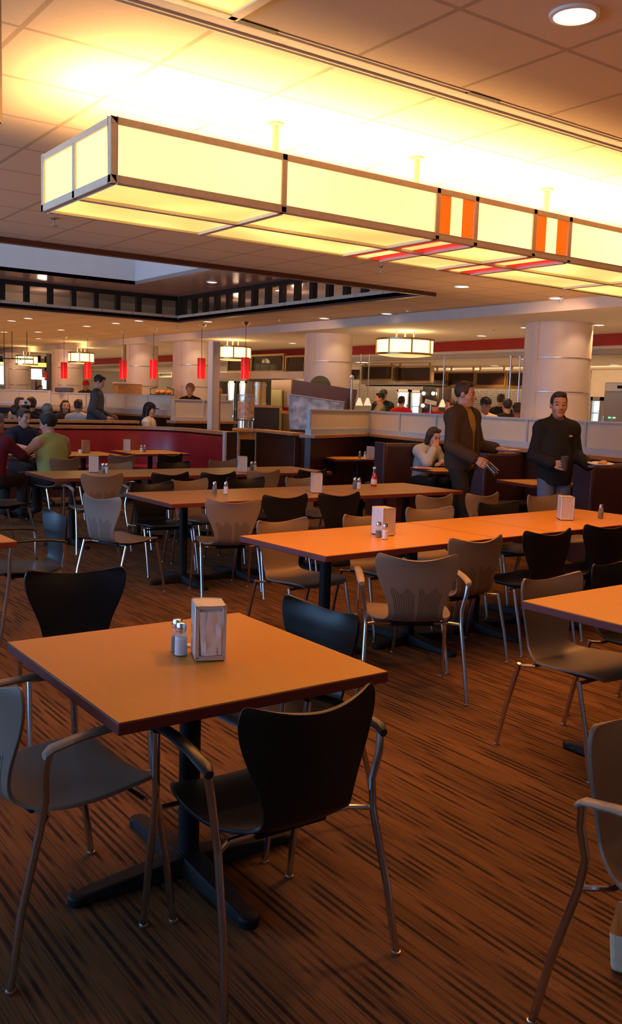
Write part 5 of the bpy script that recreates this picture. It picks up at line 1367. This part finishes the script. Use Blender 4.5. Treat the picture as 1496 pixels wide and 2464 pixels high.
# --- the man in black with a cup and a plate
PX, PY = at_d(1336, 1100, 9.15)[:2]
hb = 148.0
A1 = dict(e=(0.215, -0.02, 1.12), w=(0.105, 0.225, 1.055), d=(-0.85, 0.50, 0.05), n=(-0.42, 0.90, 0.0), c=0.85, side=1)
A2 = dict(e=(-0.215, -0.02, 1.13), w=(-0.265, 0.21, 1.045), d=(-0.25, 1.0, -0.04), n=(0.0, 0.0, 1.0), c=0.22, side=-1)
man1, hl1 = person('man in a black fleece holding a dark cup and a plate', (PX, PY, 0), hb, m_skin2, 'short', m_hairblack, c_fleece, c_jean, scale=1.01, vox=0.0055, walk=0.35, head=(-0.12, -0.05, 0), armR=A1, armL=A2, collar=True, hem=0.02, bulk=0.008, wide=0.90)
m_logo = mat('gold stitching', (0.45, 0.22, 0.04), 0.6, noise=(60, 0.2))
b = MB(); b.ell((-0.098, 0.124, 1.325), (0.020, 0.004, 0.011), 12, 8); b.build('chest_emblem', m_logo, man1)
def wpt(root_loc, deg, p, s=1.0):
    a = math.radians(deg); return (root_loc[0]+s*(p[0]*math.cos(a)-p[1]*math.sin(a)), root_loc[1]+s*(p[0]*math.sin(a)+p[1]*math.cos(a)), root_loc[2]+s*p[2])
q = wpt((PX, PY, 0), hb, (0.018, 0.318, 1.0), 1.01)
t = thing('drinking_cup', 'dark plastic cup held by the man in the black fleece', 'cup', q)
b = MB(); b.lathe([(0.0, 0.0), (0.030, 0.0), (0.039, 0.14), (0.036, 0.14), (0.028, 0.004), (0.0, 0.004)], 24); b.build('tumbler', mat('smoky plastic', (0.05, 0.045, 0.05), 0.12, noise=(8, 0.1), coat=0.5), t)
q = wpt((PX, PY, 0), hb, (-0.33, 0.335, 1.062), 1.01)
def sandwich(t):
    b = MB(); b.ell((0.04, 0.0, 0.025), (0.05, 0.035, 0.02), 14, 8); b.build('bread', m_bread, t)
plate('dinner_plate', 'white plate held by the man in the black fleece', q, (0.05, -0.04, 0), 0.125, sandwich)

# --- the man in the open jacket with a plate and an empty glass
QX, QY = at_d(1112, 1080, 9.95)[:2]
hq = 192.0
B1 = dict(e=(0.29, 0.05, 1.10), w=(0.24, 0.30, 0.99), d=(-0.08, 0.85, -0.42), n=(-0.95, -0.05, -0.2), c=0.42, side=1)
B2 = dict(e=(-0.25, 0.03, 1.10), w=(-0.23, 0.25, 1.085), d=(0.05, 1.0, 0.05), n=(0, 0, -1), c=0.22, side=-1)
man2, hl2 = person('man in an open dark brown jacket over a tan shirt', (QX, QY, 0), hq, m_skin, 'short', m_hairbrown, c_tan, c_dark, scale=1.065, vox=0.0055, walk=0.6, head=(0.34, -0.10, 0), armR=B1, armL=B2, jacket=c_jacket, hem=0.0)
q = wpt((QX, QY, 0), hq, (-0.23, 0.40, 1.062), 1.065)
plate('dinner_plate', 'white plate held out by the man in the open jacket', q, (0, 0, 0), 0.13)
q = wpt((QX, QY, 0), hq, (0.180, 0.455, 0.915), 1.065)
t = thing('drinking_glass', 'empty clear tumbler held by the man in the open jacket', 'glass', q); t.rotation_euler = (math.radians(-128), 0, math.radians(hq))
b = MB(); b.lathe([(0.0, -0.06), (0.036, -0.06), (0.040, 0.09), (0.037, 0.09), (0.033, -0.05), (0.0, -0.05)], 24); b.build('tumbler', m_glass, t)

# --- woman eating in the booth
WX, WY = at_d(1008, 1080, 13.05)[:2]
hw = math.degrees(ang)+180
C1 = dict(e=(0.19, 0.36, 0.79), w=(0.085, 0.36, 0.99), d=(-0.45, 0.12, 0.85), n=(-0.5, -0.8, 0.0), c=0.8, side=1)
C2 = dict(e=(-0.24, 0.25, 0.82), w=(-0.05, 0.42, 0.80), d=(1, 0.3, 0), n=(0, 0, -1), c=0.3, side=-1)
person('woman in a pale grey cardigan leaning her mouth on her hand', (WX, WY, 0), hw+14, m_skin, 'long', m_hairbrown, c_grey, c_dark, sit=True, vox=0.009, lean=0.42, head=(0.05, 0.05, 0), armR=C1, armL=C2, scale=1.0)

# --- three people at the far left table
def seat(px, py, dep, z=0.0): p = at_d(px, py, dep); return (p[0], p[1], z)
TC = (3.7, 12.35)
def face_to(p, q): return math.degrees(math.atan2(-(q[0]-p[0]), q[1]-p[1]))
rt = (_R[0], _R[1])
a5 = seat(50, 1040, 13.2); a6 = seat(131, 1060, 11.55); a7 = seat(-20, 1050, 11.05)
D1 = dict(e=(0.27, 0.16, 0.84), w=(0.10, 0.40, 0.80), d=(-0.5, 0.8, 0), n=(0, 0, -1), c=0.4)
D2 = dict(e=(-0.27, 0.16, 0.84), w=(-0.10, 0.40, 0.80), d=(0.5, 0.8, 0), n=(0, 0, -1), c=0.4)
person('man in a navy shirt seated facing right at the far left table', a5, 192, m_skin, 'short', m_hairbrown, c_navy, c_dark, sit=True, vox=0.009, lean=0.12, head=(0.25, -0.1, 0), armR=D1, armL=D2, sleeves='short', scale=1.02)
E2 = dict(e=(-0.36, 0.14, 0.86), w=(-0.22, 0.40, 0.80), d=(0.2, 1, 0), n=(0, 0, -1), c=0.4)
E1 = dict(e=(0.36, 0.10, 0.84), w=(0.16, 0.36, 0.80), d=(-0.3, 1, 0), n=(0, 0, -1), c=0.4)
person('person in a sleeveless yellow-green top seated with back turned', a6, 28, m_skin, 'thick', m_hairblack, c_lime, c_dark, sit=True, vox=0.009, wide=1.42, lean=0.16, head=(0.35, -0.15, 0), armR=E1, armL=E2, sleeves='none', scale=1.0)
person('grey-haired person in maroon cut off by the left edge', a7, face_to(a7, (4.2, 11.9)), m_skin2, 'short', m_hairgrey, c_maroon, c_dark, sit=True, vox=0.010, lean=0.15, armR=dict(e=(0.26, 0.22, 0.84), w=(0.16, 0.46, 0.80), d=(-0.3, 1, 0), n=(0, 0, -1), c=0.5), armL=dict(e=(-0.25, 0.10, 0.88), w=(-0.06, 0.34, 0.81), d=(0.6, 0.6, 0), n=(0, 0, -1), c=0.4))
# --- standing man at the platform booths
PZ = 0.15
a4 = seat(229, 1000, 17.0, PZ)
person('standing man in slate blue bending his head over a table', a4, 238, m_skin, 'short', m_hairblack, c_slate, c_dark, scale=1.04, vox=0.010, lean=0.10, head=(0, -0.42, 0), hem=0.10, armR=dict(e=(0.25, -0.03, 1.12), w=(0.20, 0.20, 0.98), d=(-0.1, 1, -0.3), n=(-1, 0, 0), c=0.5), armL=dict(e=(-0.25, 0.0, 1.12), w=(-0.18, 0.24, 1.0), d=(0.1, 1, -0.3), n=(1, 0, 0), c=0.5))
cam_h = lambda p: face_to(p, (0, 0))
def far(label, px, dep, z, turn, py=990, **kw):
    p = seat(px, py, dep, z); return person(label, p, cam_h(p)+turn, **kw)
far('long-haired woman in beige seated at far left', 48, 18.5, PZ, 35, skin=m_skin, hair='long', hairm=m_hairblack, top=c_beige, sit=True, head=(0.2, 0, 0))
far('person with thick black hair seen from behind at far left', 76, 17.4, PZ, 170, hair='thick', hairm=m_hairblack, top=c_dark, sit=True)
tt, _h = far('man in a white cap seen over the head of the man in navy', 62, 16.7, PZ, 180, hair='short', hairm=m_hairbrown, top=c_dark, sit=True, cap=(c_capwhite, True), scale=0.97)
b = MB(); hh = _h(0, -0.118, 0.085); b.ell(hh, (0.028, 0.010, 0.022), 12, 8); b.build('cap_emblem', c_navy, tt)
far('dark-haired head low behind the grey-haired person', 37, 16.1, PZ, 190, hair='thick', hairm=m_hairbrown, top=c_dark, sit=True, scale=0.9)
far('person with greying hair seen from behind left of the yellow-green top', 114, 15.9, PZ, 175, hair='thick', hairm=m_hairgrey, top=c_dark, sit=True, scale=0.93)
far('smiling woman with long brown hair facing the camera', 157, 18.5, PZ, 12, skin=m_skin, hair='long', hairm=m_hairbrown, top=c_dark, sit=True, scale=0.98)
far('dark-haired man in white seen from behind', 189, 17.45, PZ, 172, hair='short', hairm=m_hairblack, top=c_white, sit=True, head=(-0.2, 0, 0))
far('person in a dark baseball cap turned right behind the red booth', 360, 16.4, PZ, 75, skin=m_skin, hair='long', hairm=m_hairblack, top=c_white, sit=True, cap=(c_dark, True), head=(0, -0.15, 0), scale=0.99)
far('worker in a red cap behind the far partition', 207, 26.2, PZ, -30, skin=m_skin2, hair='short', hairm=m_hairblack, top=c_darkgreen, cap=(c_red, True), scale=1.05, head=(0.2, -0.2, 0))
far('ginger-haired person standing behind the partition by the post', 457, 19.4, PZ, -20, skin=m_skin, hair='thick', hairm=m_hairginger, top=c_dark, scale=0.99, head=(0.1, -0.25, 0), py=960)
far('small dark-haired person below the blue-white screen', 97, 29.8, PZ, 20, skin=m_skin2, hair='short', hairm=m_hairblack, top=c_navy, scale=0.97)
# --- kitchen and queue
far('cook in a dark cap facing out from the kitchen', 922, 23.6, 0, 5, skin=m_skin2, hair='short', hairm=m_hairblack, top=c_darkgreen, cap=(c_dark, True), scale=1.12, py=960)
far('person in a grey shirt reaching left in the kitchen', 914, 22.0, 0, -80, skin=m_skin, hair='short', hairm=m_hairblack, top=c_midgrey, scale=1.06, py=960, sleeves='short', head=(0, -0.2, 0), armR=dict(e=(0.22, 0.18, 1.18), w=(0.20, 0.42, 1.22), d=(0, 1, 0.1), n=(0, 0, -1), c=0.3), armL=dict(e=(-0.22, 0.18, 1.18), w=(-0.20, 0.42, 1.22), d=(0, 1, 0.1), n=(0, 0, -1), c=0.3))
far('person in a red shirt before the pair of lit fridges', 966, 21.4, 0, 170, hair='short', hairm=m_hairblack, top=c_red, scale=1.02, py=960)
far('person in red behind the tilted cream sign', 1046, 16.6, 0, 175, hair='short', hairm=m_hairbrown, top=c_red, scale=0.995, py=970)
far('person in red half hidden by the man in the open jacket', 1083, 17.2, 0, -60, skin=m_skin, hair='short', hairm=m_hairbrown, top=c_red, scale=0.98, py=970)
far('chef in white with a black cap behind the jacket man', 1168, 15.0, 0, 25, skin=m_skin3, hair='short', hairm=m_hairblack, top=c_white, cap=(c_dark, False), scale=1.0, py=970, head=(0.1, -0.25, 0))
far('man in black seen from behind, tallest in the queue', 1205, 20.2, 0, 165, skin=m_skin2, hair='short', hairm=m_hairbrown, top=c_fleece, scale=1.08, py=960)
far('black-haired person in dark clothes in the queue', 1220, 16.0, 0, 200, skin=m_skin, hair='short', hairm=m_hairblack, top=c_dark, scale=1.0, py=970)
far('person in a black head cover and red top in the queue', 1244, 15.7, 0, 195, skin=m_skin3, hair='short', hairm=m_hairblack, top=c_maroon, cap=(c_dark, False), scale=0.96, py=985)
X, Y, Z = at_d(1036, 968, 16.1)
t = thing('card_sign', 'tilted cream card sign in front of a person in red', 'sign', (X, Y, Z), -_y)
b = MB(); b.box((0, 0, 0), (0.21, 0.012, 0.075), M=Matrix.Rotation(0.2, 3, 'Y')); b.build('card', m_label, t)
MB().tube([(0, 0.02, -0.02), (0, 0.02, -Z)], 0.010, 8).build('stand_rod', m_steel, t)
# ================================================================ lights
def area(name, loc, rot, sx, sy, col, p, parent=None):
    l = bpy.data.lights.new(name, 'AREA'); l.shape = 'RECTANGLE'; l.size = sx; l.size_y = sy; l.energy = p; l.color = col
    o = bpy.data.objects.new(name, l); COL.objects.link(o); o.location = loc; o.rotation_euler = rot; return o
def point(name, loc, col, p, r=0.1):
    l = bpy.data.lights.new(name, 'POINT'); l.energy = p; l.color = col; l.shadow_soft_size = r
    o = bpy.data.objects.new(name, l); COL.objects.link(o); o.location = loc; return o
def spot(name, loc, col, p, deg=110, tgt=None):
    l = bpy.data.lights.new(name, 'SPOT'); l.energy = p; l.color = col; l.spot_size = math.radians(deg); l.spot_blend = 0.6; l.shadow_soft_size = 0.08
    o = bpy.data.objects.new(name, l); COL.objects.link(o); o.location = loc
    if tgt is not None: o.rotation_euler = (Vector(tgt)-Vector(loc)).to_track_quat('-Z', 'Y').to_euler()
    return o
WARM = (1.0, 0.47, 0.16); AMB = (1.0, 0.30, 0.055)
LP = 1.0
for k in range(5):
    area('lamp_tube_up', (LX0+0.5+k*0.98, oy, 2.61), (PI, 0, 0), 0.9, 0.34, (1.0, 0.56, 0.22), 66*LP)
for k in range(5):
    area('lamp_tube_down', (LX0+0.5+k*0.98, oy, LZ0-0.01), (0, 0, 0), 0.9, 0.7, AMB, 17*LP)
for (X, Y) in DPOS:
    point('drum_bulb', (X, Y, 2.79), (1.0, 0.62, 0.25), 16, 0.12)
for (X, Y, Z) in SPOTS:
    spot('downlight_and_fill_spot', (X, Y, Z-0.03), WARM, 85)
# further unseen spots added along the ceiling for general warm fill
for X in (-2.0, 1.2, 5.0):
    for Y in (-2.5, 0.3):
        spot('downlight_and_fill_spot', (X, Y, CZ-0.02), AMB, 3)
for X, Y in ((-1.5, 6.5), (0.5, 8.0), (1.5, 12.5), (4.0, 13.5), (6.5, 13.5), (3.0, 17.0), (8.6, 5.6), (8.8, 11.0), (3.0, 20.0)):
    spot('downlight_and_fill_spot', (X, Y, CZ-0.02 if not (OX0 < X < OX1 and OY0 < Y < OY1) else SZ-0.02), WARM, 85)
# unseen fill lights added in place of light bounced up to the ceiling
area('ceiling_fill', (6.0, 22.0, 1.35), (PI, 0, 0), 8, 13, WARM, 150)
area('ceiling_fill', (11.6, 19.0, 1.25), (PI, 0, 0), 2.6, 30, (1.0, 0.55, 0.25), 150)
area('ceiling_fill', (16.0, 20.0, 1.2), (PI, 0, 0), 4, 30, (1.0, 0.62, 0.34), 200)
area('ceiling_fill', (8.6, 5.0, 2.1), (PI, 0, 0), 2.5, 7, WARM, 40)
area('ceiling_fill', (4.0, 7.2, 2.15), (PI, 0, 0), 9, 3, WARM, 14)
area('ceiling_fill', (3.5, 0.5, 2.2), (PI, 0, 0), 8, 5, AMB, 13)
area('fill_near', (3.2, 0.2, 1.7), (PI/2+0.35, 0, 0), 4.0, 1.2, (1.0, 0.45, 0.16), 10)  # unseen fill added to brighten the front frame of the box lamp
for y in (9.6, 11.5, 13.5, 15.5): point('plenum_fill', (9.3, y, 3.3), (1.0, 0.66, 0.45), 5, 0.1)  # unseen points added to lighten the space behind the slatted screens
for x in (1.0, 3.5, 6.0): point('plenum_fill', (x, 17.0, 3.3), (1.0, 0.66, 0.45), 5, 0.1)
# kitchen and serving area: unseen spots added to brighten it
for X, Y in ((14.6, 12), (14.6, 15), (15, 18), (16, 21), (17, 13.5), (17, 17), (16, 24), (15, 28), (16, 9)):
    spot('kitchen_fill_spot', (X, Y, 2.52), (1.0, 0.66, 0.36), 60, 140)
area('kitchen_wall_fill', (16.6, 20.0, 2.3), (0, -PI/2, 0), 0.4, 30, (1.0, 0.66, 0.38), 230)  # unseen strip added to brighten the kitchen back wall
# unseen spots added to brighten the columns
for (x, y) in ((11.4, 9.4), (10.75, 14.45), (10.55, 19.6), (10.4, 22.2), (10.15, 26.7), (10.05, 31.0)):
    spot('column_fill_front', (x-2.6, y-2.2, 2.9), (1.0, 0.50, 0.26), 110, 60, (x, y, 1.7))
    spot('column_fill_high', (x-0.35, y-1.0, 2.86), (1.0, 0.72, 0.45), 12, 70, (x-0.05, y-0.3, 2.1))
# daylight through the left windows
for (a, b_), wp in zip(((-3.4, -0.2), (0.4, 3.6), (4.2, 7.4), (8.0, 11.2), (11.8, 16.0)), (15, 85, 190, 220, 220)):
    area('window_daylight', (-4.2, (a+b_)/2, 1.7), (0, -PI/2, 0), 2.0, 3.2, (0.28, 0.54, 1.0), wp)
w = bpy.data.worlds.new('world'); scene.world = w; w.use_nodes = True
w.node_tree.nodes['Background'].inputs[0].default_value = (0.25, 0.45, 0.8, 1); w.node_tree.nodes['Background'].inputs[1].default_value = 0.3
scene.view_settings.view_transform = 'Standard'
scene.view_settings.look = 'None'
scene.view_settings.exposure = 0.0
scene.cycles.use_denoising = True
scene.cycles.use_adaptive_sampling = True; scene.cycles.adaptive_threshold = 0.025
scene.cycles.max_bounces = 6; scene.cycles.diffuse_bounces = 3; scene.cycles.glossy_bounces = 3; scene.cycles.transmission_bounces = 6
scene.cycles.sample_clamp_indirect = 4.0
scene.cycles.use_light_tree = True
